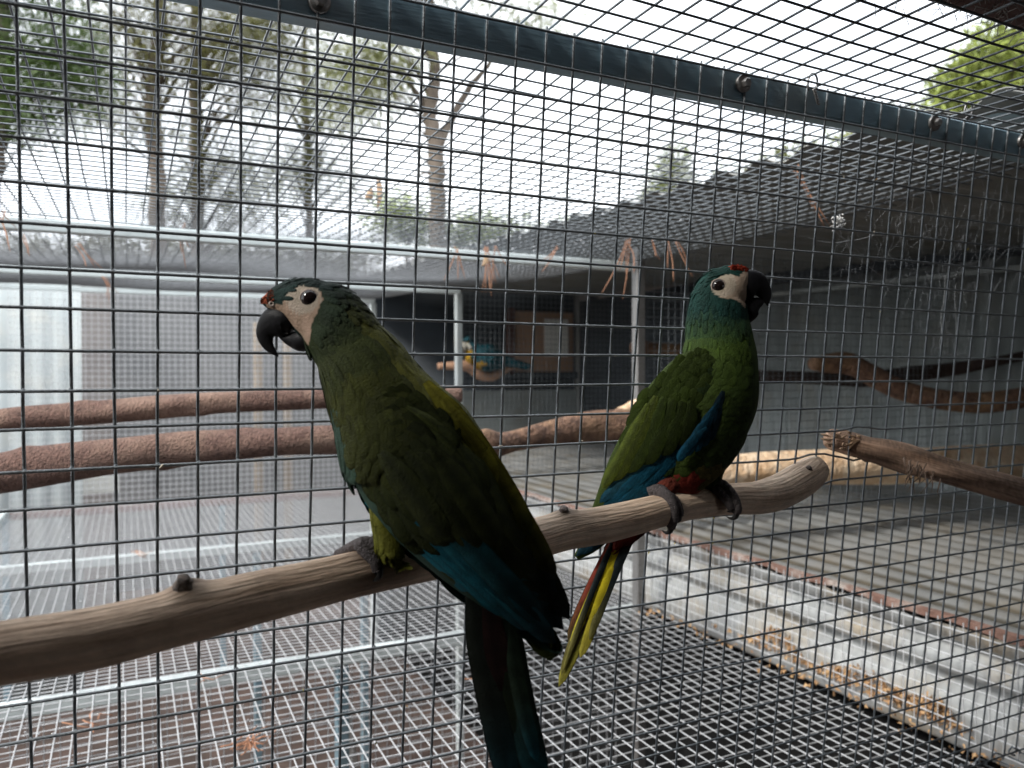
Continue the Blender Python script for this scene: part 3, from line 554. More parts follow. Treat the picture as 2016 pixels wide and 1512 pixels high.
def sphere(c, r, ax=None, n=20, m=14, sq=1.0):
    b_ = MB(); V = []
    for i in range(m + 1):
        for j in range(n):
            a = math.pi * i / m; t = 2 * math.pi * j / n; q = np.array([math.sin(a) * math.cos(t), math.sin(a) * math.sin(t), math.cos(a)]) * r
            V.append(c + (RC.T @ np.array([q[0], q[1], q[2] * sq])))
    return b_.add(V, [(i * n + j, i * n + (j + 1) % n, (i + 1) * n + (j + 1) % n, (i + 1) * n + j) for i in range(m) for j in range(n)])
A3 = np.array
# ---------------- larger parrot, seen from behind its left wing
L1 = Loft([(517, 592, 7, .497, .9), (531, 592, 19, .498, .9), (552, 591, 33, .500, .85), (580, 594, 47, .501, .85), (612, 606, 58, .501, .85), (650, 632, 69, .500, .82), (694, 690, 75, .497, .82), (738, 768, 94, .492, .84), (786, 852, 121, .486, .82), (850, 950, 127, .476, .80), (920, 1050, 103, .464, .78), (985, 1140, 70, .455, .75), (1030, 1200, 38, .450, .7), (1060, 1240, 12, .447, .7)], 190)
FACE1 = [(527, 599), (548, 602), (566, 603), (573, 588), (584, 573), (602, 566), (628, 569), (643, 581), (647, 596), (639, 618), (627, 642), (622, 668), (616, 682), (600, 660), (585, 645), (566, 628), (545, 613), (528, 606)]
def col1(u, v, s, th):
    if inpoly(u, v, FACE1): return (.36, .30, .26) if math.hypot(u - 608, v - 590) < 34 + 3 * math.sin(u * .9) else (.34, .24, .19)
    if u < 530 and v < 599: return (.22, .045, .018)
    head = (.009, .024, .022); neck = (.036, .044, .007); body = (.040, .045, .005); low = (.032, .040, .006)
    if s < .30: c = A3(head)
    elif s < .48: w = (s - .30) / .18; c = A3(head) * (1 - w) + A3(neck) * w
    else: w = min(1, (s - .48) / .3); c = A3(body) * (1 - w) + A3(low) * w
    if math.cos(th) > .55: c = c * .6 + A3((.20, .19, .025)) * .4 * min(1, max(0, (s - .35) * 6))     # yellower along the back
    if math.cos(th) < -.8 and s > .5: c = c * .75 + A3((.02, .14, .18)) * .25
    return tuple(c)
p1 = thing('parrot', PD(760, 1075, .478), 'larger green parrot with bare cream face on the perch, tail hanging down', 'parrot', 'green parrots on the perch')
bd = obj('body', L1.mesh(72, col1), M_plume, p1)
FSK1 = grow(FACE1, 1.03)
skip1 = lambda u, v, s, th: inpoly(u, v, FSK1) or inpoly(u + 4, v + 2, FACE1) or (u < 560 and v > 596 and s < .2) or (math.sin(th) > -.1 and s > .70) or (math.sin(th) > -.2 and s > .6 and math.cos(th) < -.35)
def size1(u, v, s, th):
    if s < .12: return .0035, .0018
    if s < .3: return .0075, .0026
    if s < .45: return .012, .0042
    return .024, .0125
obj('plumage', coat(L1, col1, 6000, size1, skip1, 21, tilt=.022, tipdark=.72), M_plume, p1, kind='stuff')
# beak
u1 = Loft([(580, 640, 20, .499, .95), (560, 630, 30, .499, .80), (541, 637, 32, .499, .60), (527, 650, 24, .499, .5), (523, 664, 17, .499, .48), (528, 680, 11, .499, .5), (538, 692, 6.5, .499, .5), (548, 702, 1.2, .499, .5)], 60)
obj('upper_beak', u1.mesh(28), M_beak, p1)
l1 = Loft([(626, 676, 15, .499, 1.2), (608, 672, 20, .499, 1.1), (588, 670, 21, .499, .9), (570, 668, 13, .499, .7), (556, 664, 6, .499, .7), (549, 661, 2, .499, .7)], 40)
obj('lower_beak', l1.mesh(24), M_beak, p1)
e = PD(609, 588, L1.front(609, 588) + .0004); ey = obj('eye', sphere(e, .0054, sq=.65), M_eye, p1)
def ringmesh(c, R_, r, m, parent, name, tiltv=(0, 0)):
    a = np.linspace(0, 2 * math.pi, 28); b_ = MB().tube([c + RC.T @ np.array([R_ * math.cos(t), R_ * .96 * math.sin(t), 0]) for t in a], r, 8, caps=False); return obj(name, b_, m, parent)
M_skin = mat('bare_cream_skin', (.36, .30, .26), (.26, .2, .17), rough=.7, scale=260, bump=.4, bscale=600)
ringmesh(e - FWD * .0002, .0057, .0006, M_skin, ey, 'eye_ring')
nn = PD(535, 598, L1.front(535, 598) - .0002); ringmesh(nn, .0013, .0007, M_skin, p1, 'nostril')
b_ = MB()
for i in range(260):
    u = random.uniform(514, 536); v = 598 - (u - 512) * random.uniform(.1, 1.15); P = PD(u, v, L1.front(u, v) - .0003); T = unit(RC.T @ np.array([.6, -.6, -.3]) + rng.normal(size=3) * .4); feather(b_, P + FWD * .0006, T, -FWD, .0022, .0013, A3((.20, .04, .018)) * random.uniform(.4, 1.2), None, .3)
obj('red_forehead', b_, M_plume, p1, kind='stuff')
# wing: covert rows then long flight feathers
def covert_rows(lf, path, n_rows, n_per, spread, length, width, colf, parent, seed, name='covert_feathers'):
    """overlapping covert feathers along a px path (start->end), rows laid from tail to head so nearer rows overlap"""
    rg = np.random.default_rng(seed); b_ = MB()
    for rI in range(n_rows)[::-1]:
        t = rI / (n_rows - 1); c = catmull(path, 50)[int(t * 49)]; nx = catmull(path, 50)[min(49, int(t * 49) + 1)]; ax = unit(nx[:2] - c[:2]) if t < 1 else unit(c[:2] - catmull(path, 50)[48][:2]); pp = A3([ax[1], -ax[0]]); half = c[2]
        for k in range(n_per):
            q = -1 + 2 * (k + .5 * (rI % 2) + .25) / n_per; u, v = c[:2] + pp * half * q + rg.normal(size=2) * 2.2; d = lf.front(u, v) - .0016 - .001 * (1 - t)
            P = PD(u, v, d); u2, v2 = u + ax[0] * 6, v + ax[1] * 6; T = unit(PD(u2, v2, lf.front(u2, v2) - .0016) - P + RC.T @ A3([*(rg.normal(size=2) * .0002), 0]))
            s = .75 + .5 * t; cc = A3(colf(u, v, t, q)) * rg.uniform(.8, 1.2); feather(b_, P, T, -FWD, length * s * rg.uniform(.9, 1.1), width * s, cc, cc * .55, .02)
    return obj(name, b_, M_plume, parent, kind='stuff')
OL = A3((.032, .039, .006)); BL = A3((.008, .15, .21)); DK = A3((.012, .018, .022)); YO = A3((.26, .235, .022))
w1 = thing('wing', PD(850, 950, .445), 'folded near wing', 'x'); del w1['category'], w1['label']
w1.parent = p1; w1.location = tuple(PD(850, 950, .445) - wloc(p1))
for k, (r0, t0, wd, c, tc_) in enumerate([((722, 985), (862, 1108), 40, BL * 1.1, BL), ((750, 1000), (930, 1165), 44, BL, BL * .8), ((785, 1020), (1000, 1212), 46, BL * .95, BL * .6), ((815, 1030), (1050, 1243), 46, BL * .8, DK * 1.6), ((840, 1035), (1094, 1268), 46, BL * .8 + OL * .2, DK * 2.2), ((800, 950), (1072, 1232), 54, OL * .3 + BL * .5, DK), ((828, 940), (1110, 1240), 52, OL * .4 + BL * .4, DK * 1.8), ((850, 930), (1120, 1218), 50, OL * .7, DK), ((872, 915), (1095, 1165), 50, OL * .8, DK * 1.4), ((890, 895), (1065, 1110), 48, OL, OL * .5), ((905, 880), (1035, 1050), 44, OL * 1.2, OL * .8), ((850, 880), (985, 1075), 56, OL, OL * .8), ((800, 890), (945, 1085), 58, OL, OL * .8), ((750, 890), (880, 1065), 56, OL, OL * .9)]):
    blade(L1, r0, t0, wd, .0034 + .0007 * (k % 6) + (.004 if k > 10 else 0), c, tc_, w1, bow=6 if k < 5 else 3)
covert_rows(L1, [(735, 790, 66), (775, 850, 96), (820, 915, 100), (860, 980, 84)], 9, 9, 1, .021, .0135, lambda u, v, t, q: OL * (1.05 if q > .3 else .85) * (1, 1.02, 1.2), w1, 31)
# pale scapular edge and loose white down
for k, (r0, t0, wd, cc) in enumerate([((800, 800), (915, 892), 18, OL * 2.2), ((830, 820), (968, 975), 24, OL * 1.8)]):
    blade(L1, r0, t0, wd, .0044, cc * .8, cc * .6, w1, name='scapular_feather', bow=8)
# far wing showing along the back
for k, (r0, t0, wd, c, tc_, a, z) in enumerate([((838, 752), (980, 950), 44, YO, YO * .7, .468, .452), ((872, 786), (1046, 1056), 46, YO * .9, OL * 1.5, .462, .448), ((900, 826), (1094, 1146), 44, YO * .7, DK, .458, .446), ((915, 870), (1122, 1222), 40, OL * .8, DK, .457, .445)]):
    blade(L1, r0, t0, wd, .0, c, tc_, p1, dr=a, dt=z, bow=8)
# tail
for k, (r0, t0, wd, c, tc_) in enumerate([((925, 1120), (1012, 1570), 58, A3((.024, .030, .022)), BL * .4), ((985, 1150), (1066, 1560), 60, A3((.022, .042, .026)), BL * .5), ((970, 1150), (1052, 1600), 62, A3((.03, .045, .02)), BL * .45), ((955, 1140), (1040, 1640), 66, A3((.035, .014, .012)), BL * .35), ((1000, 1190), (1058, 1500), 34, A3((.022, .040, .022)), BL * .5)]):
    blade(L1, r0, t0, wd, .0006 * k, c, tc_, p1, name='tail_feather', dr=.453, dt=.428, bow=-8, n=22)
# leg and foot
lg = Loft([(758, 985, 34, .474, .8), (760, 1030, 27, .471, .8), (766, 1068, 26, .469, .8), (776, 1092, 14, .468, .8), (782, 1102, 3, .468, .8)], 40)
colg = lambda u, v, s, th: (.16, .16, .022)
obj('thigh', lg.mesh(28, colg), M_plume, p1); obj('thigh_plumage', coat(lg, colg, 420, lambda *a: (.012, .0035), lambda *a: False, 41, tilt=.05, tipdark=.75), M_plume, p1, kind='stuff')
ft = obj('foot', MB().tube(catmull([PD(775, 1085, .474), PD(755, 1077, .472), PD(728, 1072, .471)], 14), [.0052] * 14, 12), M_toe, p1)
toe([(740, 1072, .4705), (712, 1072, .4695), (722, 1086, .4672), (738, 1104, .4660), (744, 1124, .4668)], ft, .0047, [(745, 1120, .4662), (747, 1132, .4655), (741, 1141, .466), (728, 1144, .467)])
toe([(742, 1074, .472), (712, 1070, .474), (688, 1080, .478), (664, 1092, .482)], ft, .0040, [(666, 1091, .482), (650, 1100, .486), (640, 1116, .488)])
# ---------------- smaller parrot, facing the other way
L2 = Loft([(1474, 540, 10, .690, .85), (1460, 546, 27, .690, .8), (1442, 558, 41, .690, .78), (1420, 582, 54, .690, .76), (1413, 625, 60, .689, .78), (1416, 668, 66, .688, .8), (1416, 715, 75, .686, .82), (1402, 785, 88, .683, .80), (1366, 860, 84, .679, .78), (1322, 930, 62, .676, .75), (1275, 990, 40, .678, .7), (1235, 1040, 24, .680, .65), (1215, 1068, 10, .682, .6)], 190)
FACE2 = [(1393, 574), (1395, 556), (1408, 547), (1430, 544), (1446, 548), (1456, 540), (1468, 530), (1476, 545), (1464, 568), (1464, 590), (1458, 610), (1448, 600), (1436, 594), (1415, 592), (1400, 586)]
def col2(u, v, s, th):
    if inpoly(u, v, FACE2): return (.44, .37, .31) if math.hypot(u - 1414, v - 563) < 26 else (.42, .32, .26)
    if v < 532 and 1438 < u < 1475: return (.36, .05, .025)
    head = A3((.008, .036, .032)); neck = A3((.045, .078, .010)); body = A3((.034, .055, .008)); chest = A3((.026, .044, .008))
    if s < .30: c = head
    elif s < .42: w = (s - .30) / .12; c = head * (1 - w) + neck * w
    else: w = min(1, (s - .42) / .12); c = neck * (1 - w) + (body if math.cos(th) < 0.1 else chest) * w
    if (1340 < u < 1390 and v > 896) or (u < 1372 and v > 928 and s > .6): c = A3((.17, .022, .014))
    elif v > 880 and u > 1385: c = A3((.09, .075, .02))
    return tuple(c)
p2 = thing('parrot', PD(1380, 975, .69), 'smaller green parrot with blue wing edge and red belly near the perch end', 'parrot', 'green parrots on the perch')
obj('body', L2.mesh(72, col2), M_plume, p2)
FSK2 = grow(FACE2, 1.05)
skip2 = lambda u, v, s, th: inpoly(u, v, FSK2) or inpoly(u - 4, v + 4, FACE2) or (u > 1462 and v > 540)
def size2(u, v, s, th):
    if s < .14: return .0045, .0020
    if s < .34: return .0095, .0030
    if s < .48: return .013, .0042
    return .017, .011
obj('plumage', coat(L2, col2, 6000, size2, skip2, 22, tilt=.028, tipdark=.6), M_plume, p2, kind='stuff')
u2 = Loft([(1458, 570, 22, .690, .8), (1472, 562, 30, .690, .62), (1488, 562, 28, .690, .55), (1500, 570, 19, .690, .5), (1507, 583, 12, .690, .5), (1510, 594, 6, .690, .5), (1511, 602, 1.2, .690, .5)], 60)
obj('upper_beak', u2.mesh(28), M_beak, p2)
l2 = Loft([(1464, 632, 13, .690, .8), (1470, 618, 20, .690, .8), (1478, 605, 20, .690, .75), (1488, 598, 14, .690, .7), (1498, 594, 8, .690, .7), (1505, 591, 2, .690, .7)], 40)
obj('lower_beak', l2.mesh(24), M_beak, p2)
e = PD(1414, 563, L2.front(1414, 563) + .0014); ey = obj('eye', sphere(e, .0057, sq=.75), M_eye, p2); ringmesh(e - FWD * .0010, .0060, .0008, M_skin, ey, 'eye_ring'); ringmesh(e - FWD * .0026, .0034, .0006, M_iris, ey, 'iris')
b_ = MB()
for i in range(240):
    u = random.uniform(1442, 1472); v = 526 + .010 * (u - 1448) ** 2 + random.uniform(0, 8); P = PD(u, v, L2.front(u, v) + .001 - .0016 * random.random()); T = unit(RC.T @ np.array([-.5, -.6, -.2]) + rng.normal(size=3) * .4); feather(b_, P, T, -FWD, .0030, .0016, A3((.40, .05, .025)) * random.uniform(.5, 1.2), None, .3)
obj('red_forehead', b_, M_plume, p2, kind='stuff')
w2 = bpy.data.objects.new('wing', None); COL.objects.link(w2); w2.parent = p2; w2.location = tuple(PD(1320, 850, .65) - wloc(p2)); w2['label'] = 'folded green wing with blue lower edge'
w1['label'] = 'folded olive wing with blue lower edge'
GR = A3((.034, .054, .007)); GY = A3((.058, .078, .007)); B2 = A3((.004, .085, .16)); BD = A3((.006, .03, .05))
WL = Loft([(1420, 690, 20, .672, .5), (1388, 735, 62, .668, .42), (1345, 800, 78, .664, .36), (1300, 868, 74, .664, .32), (1250, 940, 62, .664, .3), (1205, 1005, 40, .668, .3), (1165, 1065, 22, .672, .3), (1135, 1098, 6, .674, .3)], 120)
obj('wing_base', WL.mesh(40, lambda u, v, s, th: tuple(GR * .8)), M_plume, w2)
for k, (r0, t0, wd, c, tc_) in enumerate([((1360, 880), (1133, 1096), 26, B2 * .6, BD), ((1345, 890), (1150, 1092), 24, B2 * .7, BD), ((1350, 875), (1165, 1078), 26, B2 * .8, BD), ((1378, 868), (1230, 1012), 22, B2 * .9, B2 * .6), ((1368, 866), (1218, 1004), 22, B2, B2 * .7), ((1356, 866), (1208, 1000), 22, B2 * 1.05, B2 * .7), ((1344, 866), (1198, 998), 22, B2, B2 * .7), ((1332, 866), (1188, 996), 22, B2 * .95, B2 * .7), ((1318, 860), (1180, 990), 22, B2 * .7 + GR * .3, B2 * .5)]):
    blade(WL, r0, t0, wd, .0012 + .0006 * k, c, tc_, w2, edge=BD)
for k, (r0, t0, wd, c) in enumerate([((1362, 790), (1338, 878), 36, GR * .7), ((1344, 790), (1304, 898), 38, GR * .75), ((1326, 786), (1268, 916), 40, GR * .85), ((1308, 782), (1236, 932), 38, GR), ((1292, 780), (1208, 948), 34, GY * .8), ((1276, 795), (1185, 962), 26, GY)]):
    blade(WL, r0, t0, wd, .0066 + .0005 * k, c, c * .9, w2, name='covert_feather', bow=3)
covert_rows(WL, [(1398, 700, 26), (1375, 735, 52), (1345, 785, 66), (1315, 832, 64), (1290, 870, 52)], 11, 9, 1, .0165, .0115, lambda u, v, t, q: GR * ((.45, .55, .9) if q > .45 else (1.0, 1.0, 1.0)) * (.75 + .3 * t), w2, 33)
for k, (r0, t0, wd, cc) in enumerate([((1424, 770), (1410, 850), 22, B2 * .2), ((1420, 785), (1398, 868), 24, B2 * .32), ((1412, 795), (1384, 880), 24, B2 * .5), ((1408, 800), (1370, 890), 22, B2 * .75), ((1398, 820), (1352, 898), 20, B2 * .85), ((1392, 842), (1334, 908), 20, B2 * .9)]):
    blade(L2, r0, t0, wd, .0030 + .0009 * k, cc * .6, cc, w2, name='blue_covert', bow=-4)
for k, (r0, t0, wd) in enumerate([((1478, 790), (1424, 900), 22), ((1472, 800), (1436, 896), 16), ((1480, 780), (1448, 880), 16)]):
    blade(L2, r0, t0, wd, 0, DK, DK * .8, p2, dr=.705, dt=.703)
for k, (r0, t0, wd, c, tc_) in enumerate([((1262, 1000), (1100, 1352), 26, A3((.20, .20, .02)), A3((.40, .36, .07))), ((1248, 1000), (1118, 1262), 24, A3((.26, .045, .03)), A3((.10, .08, .03))), ((1240, 1010), (1105, 1330), 22, A3((.06, .03, .03)), A3((.22, .2, .05))), ((1258, 1010), (1142, 1295), 26, A3((.56, .46, .018)), A3((.5, .44, .08))), ((1250, 1005), (1122, 1275), 18, A3((.62, .50, .012)), A3((.5, .44, .07))), ((1270, 1000), (1160, 1260), 18, DK * 1.5, A3((.2, .18, .05))), ((1238, 1000), (1108, 1322), 12, DK, A3((.3, .27, .07)))]):
    blade(L2, r0, t0, wd, .0005 * k, c, tc_, p2, name='tail_feather', dr=.681, dt=.684, bow=-5, n=22, edge=A3((.02, .025, .015)))
for (rows, c) in (([(1398, 880, 36, .684, .8), (1400, 915, 26, .684, .8), (1392, 945, 20, .686, .8), (1388, 958, 6, .688, .8)], (.035, .05, .014)), ([(1330, 905, 34, .672, .7), (1315, 945, 26, .662, .7), (1302, 968, 14, .656, .7), (1298, 978, 3, .654, .7)], (.14, .03, .02))):
    lg = Loft(rows, 36); cf = lambda u, v, s, th, c=c: c
    obj('thigh', lg.mesh(24, cf), M_plume, p2); obj('thigh_plumage', coat(lg, cf, 320, lambda *a: (.012, .0036), lambda *a: False, 51, tilt=.05, tipdark=.75), M_plume, p2, kind='stuff')
ft = obj('foot', MB().tube(catmull([PD(1278, 972, .652), PD(1296, 966, .650), PD(1308, 972, .648)], 12), [.0056] * 12, 12), M_toe, p2)
toe([(1290, 968, .650), (1312, 976, .6455), (1324, 1000, .6425), (1325, 1022, .643), (1321, 1038, .6455)], ft, .0052, [(1321, 1036, .645), (1319, 1046, .646), (1311, 1049, .648), (1303, 1044, .650)])
toe([(1296, 970, .652), (1322, 980, .650), (1336, 1000, .648), (1338, 1016, .6485)], ft, .0044, [(1337, 1014, .648), (1338, 1024, .649), (1333, 1030, .651)])
ft = obj('foot', MB().tube(catmull([PD(1382, 948, .690), PD(1404, 952, .687), PD(1418, 958, .684)], 12), [.0062] * 12, 12), M_toe, p2)
toe([(1400, 950, .688), (1424, 958, .683), (1442, 978, .679), (1450, 998, .679), (1450, 1008, .681)], ft, .0056, [(1450, 1006, .680), (1448, 1017, .681), (1440, 1021, .683), (1430, 1017, .686)])
toe([(1395, 954, .686), (1416, 968, .680), (1432, 986, .677), (1440, 1000, .678)], ft, .0048, [(1440, 999, .678), (1439, 1006, .679), (1431, 1007, .681)])
# ---------------- distant blue and yellow parrot
def dY(u, v, y): return proj(PY(u, v, y))[2]
d3 = dY(960, 700, 2.46); p3 = thing('parrot', PD(955, 722, d3), 'distant blue and yellow parrot on a crooked tan branch', 'parrot')
L3 = Loft([(908, 676, 6, d3, .9), (916, 676, 12, d3, .9), (926, 684, 15, d3, .9), (938, 696, 21, d3, .9), (958, 704, 25, d3, .9), (978, 708, 19, d3, .9), (1000, 712, 9, d3, .8), (1040, 722, 3, d3, .8)], 60)
c3 = lambda u, v, s, th: (.4, .38, .35) if s < .16 and math.cos(th) < .3 else ((.34, .2, .015) if (s < .3 and math.cos(th) < .4) else ((.26, .15, .015) if math.cos(th) < -.45 and s < .5 else (.004, .05, .07)))
obj('body', L3.mesh(32, c3), M_plume, p3); obj('beak', Loft([(910, 678, 6, d3, .7), (903, 680, 5, d3, .6), (901, 688, 2, d3, .6), (903, 694, .5, d3, .6)], 16).mesh(12), M_beak, p3)
obj('eye', sphere(PD(914, 672, d3 - .022), .005), M_eye, p3)
obj('plumage', coat(L3, c3, 500, lambda *a: (.035, .022), lambda *a: False, 61, tilt=.08), M_plume, p3, kind='stuff')
# ------------------------------------------------------------------ yard behind the cages
def zslab(name, xa, xb, y, za, zb, m, label, cat, pitch=None, th=.03):
    if pitch: b_ = corr((xa, y, za), (xb - xa, 0, 0), (0, 0, zb - za), pitch, .003, (0, 1, 0), 0, 2, 'sin', 8); o = obj(name, b_, m)
    else: o = obj(name, MB().box((xa, y, za), (xb, y + th, zb)), m, flat=True)
    return tagged(o, label, cat)
zslab('pale_sheet_wall', -1.7, -.12, 3.40, GZ, .36, M_pale, 'pale grey green corrugated sheet wall behind the mesh end wall', 'wall', .076)
zslab('brick_wall', -.75, -.02, 4.5, GZ, .50, M_brick, 'dull reddish brown wall seen through the mesh end wall', 'wall')
zslab('grey_yard_wall', -.6, 3.2, 5.2, GZ, .56, mat('grey_yard_board', (.19, .19, .19), (.13, .135, .14), rough=.9, scale=3), 'grey yard wall seen through the mesh end wall', 'wall')
zslab('white_board', -.30, .02, 3.62, -.62, -.545, M_paper, 'small white board standing behind the mesh end wall', 'board')
M_tan = mat('tan_timber_post', (.26, .22, .18), (.2, .165, .13), rough=.85, scale=8)
for u, l in ((508, 'tan timber post behind the mesh end wall near the larger parrot beak'), (566, 'second tan timber post behind the mesh end wall')):
    a = PY(u, 700, 4.8); rail((a[0], 4.8, GZ), (a[0], 4.8, .28), .05, l, m=M_tan, name='timber_post', cat='post')
b_ = MB().box((2.44, 2.1, GZ), (2.47, 3.44, .36)); tagged(obj('dark_side_wall', b_, M_dark), 'dark wall panel closing the shed beside the brown door', 'wall')
# ------------------------------------------------------------------ trees
def strips(n, cen, spread, L, w, droop, rg, col, cj=.35):
    """n thin leaf strips round each centre; returns verts (4 per strip), colours"""
    cen = np.asarray(cen); m = len(cen); c = np.repeat(cen, n, axis=0); N_ = len(c)
    off = rg.normal(size=(N_, 3)); off /= np.linalg.norm(off, axis=1)[:, None]; rad = rg.uniform(0.1, 1, N_)[:, None] ** .6
    P = c + off * rad * spread; D = off + rg.normal(size=(N_, 3)) * .5; D[:, 2] -= droop; D /= np.linalg.norm(D, axis=1)[:, None]
    A = np.cross(D, rg.normal(size=(N_, 3))); A /= np.linalg.norm(A, axis=1)[:, None]; l = (L * rg.uniform(.6, 1.3, N_))[:, None]; hw = (w * rg.uniform(.6, 1.2, N_))[:, None] / 2
    V = np.stack([P - A * hw * .5, P + D * l * .5 - A * hw, P + D * l + np.array([0, 0, -.12]) * l * droop, P + D * l * .5 + A * hw], 1).reshape(-1, 3)
    cc = np.repeat(np.asarray(col)[None] * (1 + cj * rg.normal(size=(m, 1))), n, axis=0); cc = np.clip(np.repeat(cc, 4, axis=0) * (1 + .12 * rg.normal(size=(N_ * 4, 1))), .005, .6)
    return V, cc
def tree(label, trunk, limbs, crown, seed, d, name='tree', group='trees beyond the cages'):
    """trunk/limbs rows (u,v,w) px at depth d; crown (list of ellipses (u,v,ru,rv,count), n, L, w, droop, spread, colour)"""
    rg = np.random.default_rng(seed); base = PD(trunk[0][0], trunk[0][1], d); base = np.array([base[0], base[1], GZ])
    t = thing(name, base, label, 'tree', group); b_ = MB()
    pts = [(*base, trunk[0][2] * d / F_PX / 2 * 1.25)] + [(*PD(u, v, d), w * d / F_PX / 2) for u, v, w in trunk]; A = catmull(pts, 40)
    b_.tube(A[:, :3] + rg.normal(size=(40, 3)) * .01, np.maximum(A[:, 3], .004), 10)
    for l in limbs:
        A = catmull([(*PD(u, v, d + dd_), w * d / F_PX / 2) for u, v, w, dd_ in l], 18); b_.tube(A[:, :3] + rg.normal(size=(18, 3)) * .006, np.maximum(A[:, 3], .003), 7)
    cen = []
    for (u, v, ru, rv, cnt) in crown[0]:
        for _ in range(cnt):
            while True:
                x, y, z = rg.uniform(-1, 1, 3)
                if x * x + y * y + z * z < 1: break
            p = PD(u + x * ru, v + y * rv, d) ; p = p + FWD * (z * min(ru, rv) * d / F_PX); cen.append(p)
    cen = np.array(cen); k = rg.choice(len(cen), min(len(cen), max(6, len(cen) // 7)), replace=False); tp = catmull(pts, 40)[:, :3]
    for i in k:   # twigs that carry the sprays
        j = np.argmin(np.linalg.norm(tp - (cen[i] - np.array([0, 0, .6])), axis=1)); q = tp[j]; b_.tube([q, (q + cen[i]) / 2 + np.array([0, 0, .1]), cen[i]], [.018 * d / 9, .011 * d / 9, .004], 5)
    obj('trunk', b_, M_trunk, t)
    V, cc = strips(crown[1], cen, crown[5], crown[2], crown[3], crown[4], rg, crown[6]); m_ = len(V) // 4; c = MB(); c.add(V, [(4 * i, 4 * i + 1, 4 * i + 2, 4 * i + 3) for i in range(m_)], cc); obj('crown', c, M_leaf, t, flat=True)
    return t
OLV = A3((.12, .118, .032)); DKG = A3((.055, .095, .018)); BRT = A3((.24, .28, .07)); PAL = A3((.16, .17, .06))
tree('tall feathery tree with a thick straight grey trunk above the roof mesh', [(312, 760, 34), (310, 400, 32), (302, 200, 30), (318, 0, 26), (310, -250, 20)], [[(308, 240, 10, 0), (350, 150, 8, .3), (420, 60, 5, .5)], [(306, 120, 9, 0), (250, 60, 6, -.2), (190, -20, 4, -.3)]], ([(330, 60, 200, 90, 150), (250, 200, 130, 70, 60), (330, -140, 260, 120, 90)], 30, .20, .012, .5, .30, OLV), 101, 9.0)
tree('feathery tree with a slimmer dark trunk beside the thick straight one', [(395, 760, 26), (392, 400, 25), (385, 200, 24), (388, 60, 20), (380, -200, 14)], [[(390, 330, 8, 0), (440, 240, 6, .3), (520, 190, 4, .5)], [(386, 150, 8, 0), (460, 60, 5, .2)]], ([(480, 120, 120, 90, 110), (430, 300, 120, 70, 60), (540, 40, 120, 70, 80), (420, 390, 160, 40, 60)], 28, .20, .012, .6, .30, OLV * .95), 102, 10.0)
tree('thin mossy tree with drooping feathery twigs above the roof mesh', [(612, 760, 14), (608, 400, 14), (604, 260, 12), (600, 120, 9), (615, -100, 6)], [[(606, 300, 5, 0), (560, 340, 4, .2), (520, 400, 3, .3)], [(604, 330, 5, 0), (660, 270, 4, 0), (720, 210, 3, .2)]], ([(620, 180, 110, 90, 55), (560, 330, 90, 60, 35), (700, 150, 90, 60, 36), (650, 330, 80, 60, 30)], 34, .22, .012, .8, .32, PAL * .8), 103, 11.0)
tree('forked bare trunked tree against the white sky', [(858, 760, 34), (860, 470, 33), (862, 380, 32), (858, 300, 32), (845, 225, 30), (855, 160, 24), (850, 60, 20), (838, -120, 14)], [[(862, 285, 22, 0), (885, 240, 18, .2), (925, 170, 14, .3), (960, 130, 10, .4), (1000, 60, 8, .5)], [(850, 215, 13, 0), (810, 170, 9, .1), (760, 120, 6, .2), (720, 100, 4, .2)], [(848, 120, 9, 0), (815, 60, 7, .1)], [(862, 360, 10, 0), (840, 340, 7, 0), (815, 350, 4, 0)]], ([(760, 110, 90, 60, 34), (840, -60, 200, 60, 50), (1040, 20, 70, 40, 18), (690, 190, 60, 50, 14)], 44, .22, .013, .6, .34, PAL), 104, 8.0)
tree('dark green pine with reddish twigs beside the tall feathery tree', [(-30, 760, 40), (-20, 400, 38), (0, 200, 36), (5, 60, 34), (-10, -200, 26)], [[(0, 160, 14, 0), (70, 120, 9, .1), (140, 130, 5, .2)], [(-5, 240, 12, 0), (80, 230, 8, .1), (180, 200, 4, .2)]], ([(80, 80, 110, 60, 60), (60, 190, 120, 80, 90), (150, 150, 60, 60, 26), (40, -60, 160, 60, 60)], 52, .11, .013, .1, .22, DKG), 105, 7.0)
tree('small conical green pine behind the shed roof edge', [(1322, 560, 10), (1320, 400, 8), (1322, 285, 3)], [], ([(1322, 300, 14, 26, 8), (1322, 345, 34, 30, 22), (1320, 395, 56, 30, 34), (1316, 440, 70, 30, 36)], 34, .22, .02, .0, .24, BRT * .55), 106, 14.0)
tree('bright yellow green tree behind the timber edged roof', [(1990, 560, 30), (1985, 300, 26), (1975, 150, 18)], [[(1980, 240, 12, 0), (1920, 150, 7, .2)], [(1980, 210, 12, 0), (2050, 100, 7, .2)]], ([(1960, 150, 100, 75, 90), (2040, 110, 90, 90, 70), (1900, 190, 50, 40, 24), (1990, 260, 100, 50, 50)], 44, .14, .035, .1, .24, BRT), 107, 9.0)
tree('pale green bushy tree low behind the shed roof', [(1700, 560, 24), (1700, 400, 20), (1705, 290, 14)], [[(1702, 350, 9, 0), (1640, 290, 6, .2)]], ([(1720, 290, 70, 40, 46), (1600, 330, 80, 40, 40), (1480, 370, 90, 30, 34), (1780, 260, 60, 40, 30)], 38, .16, .03, .1, .26, PAL * 1.15), 108, 11.0)
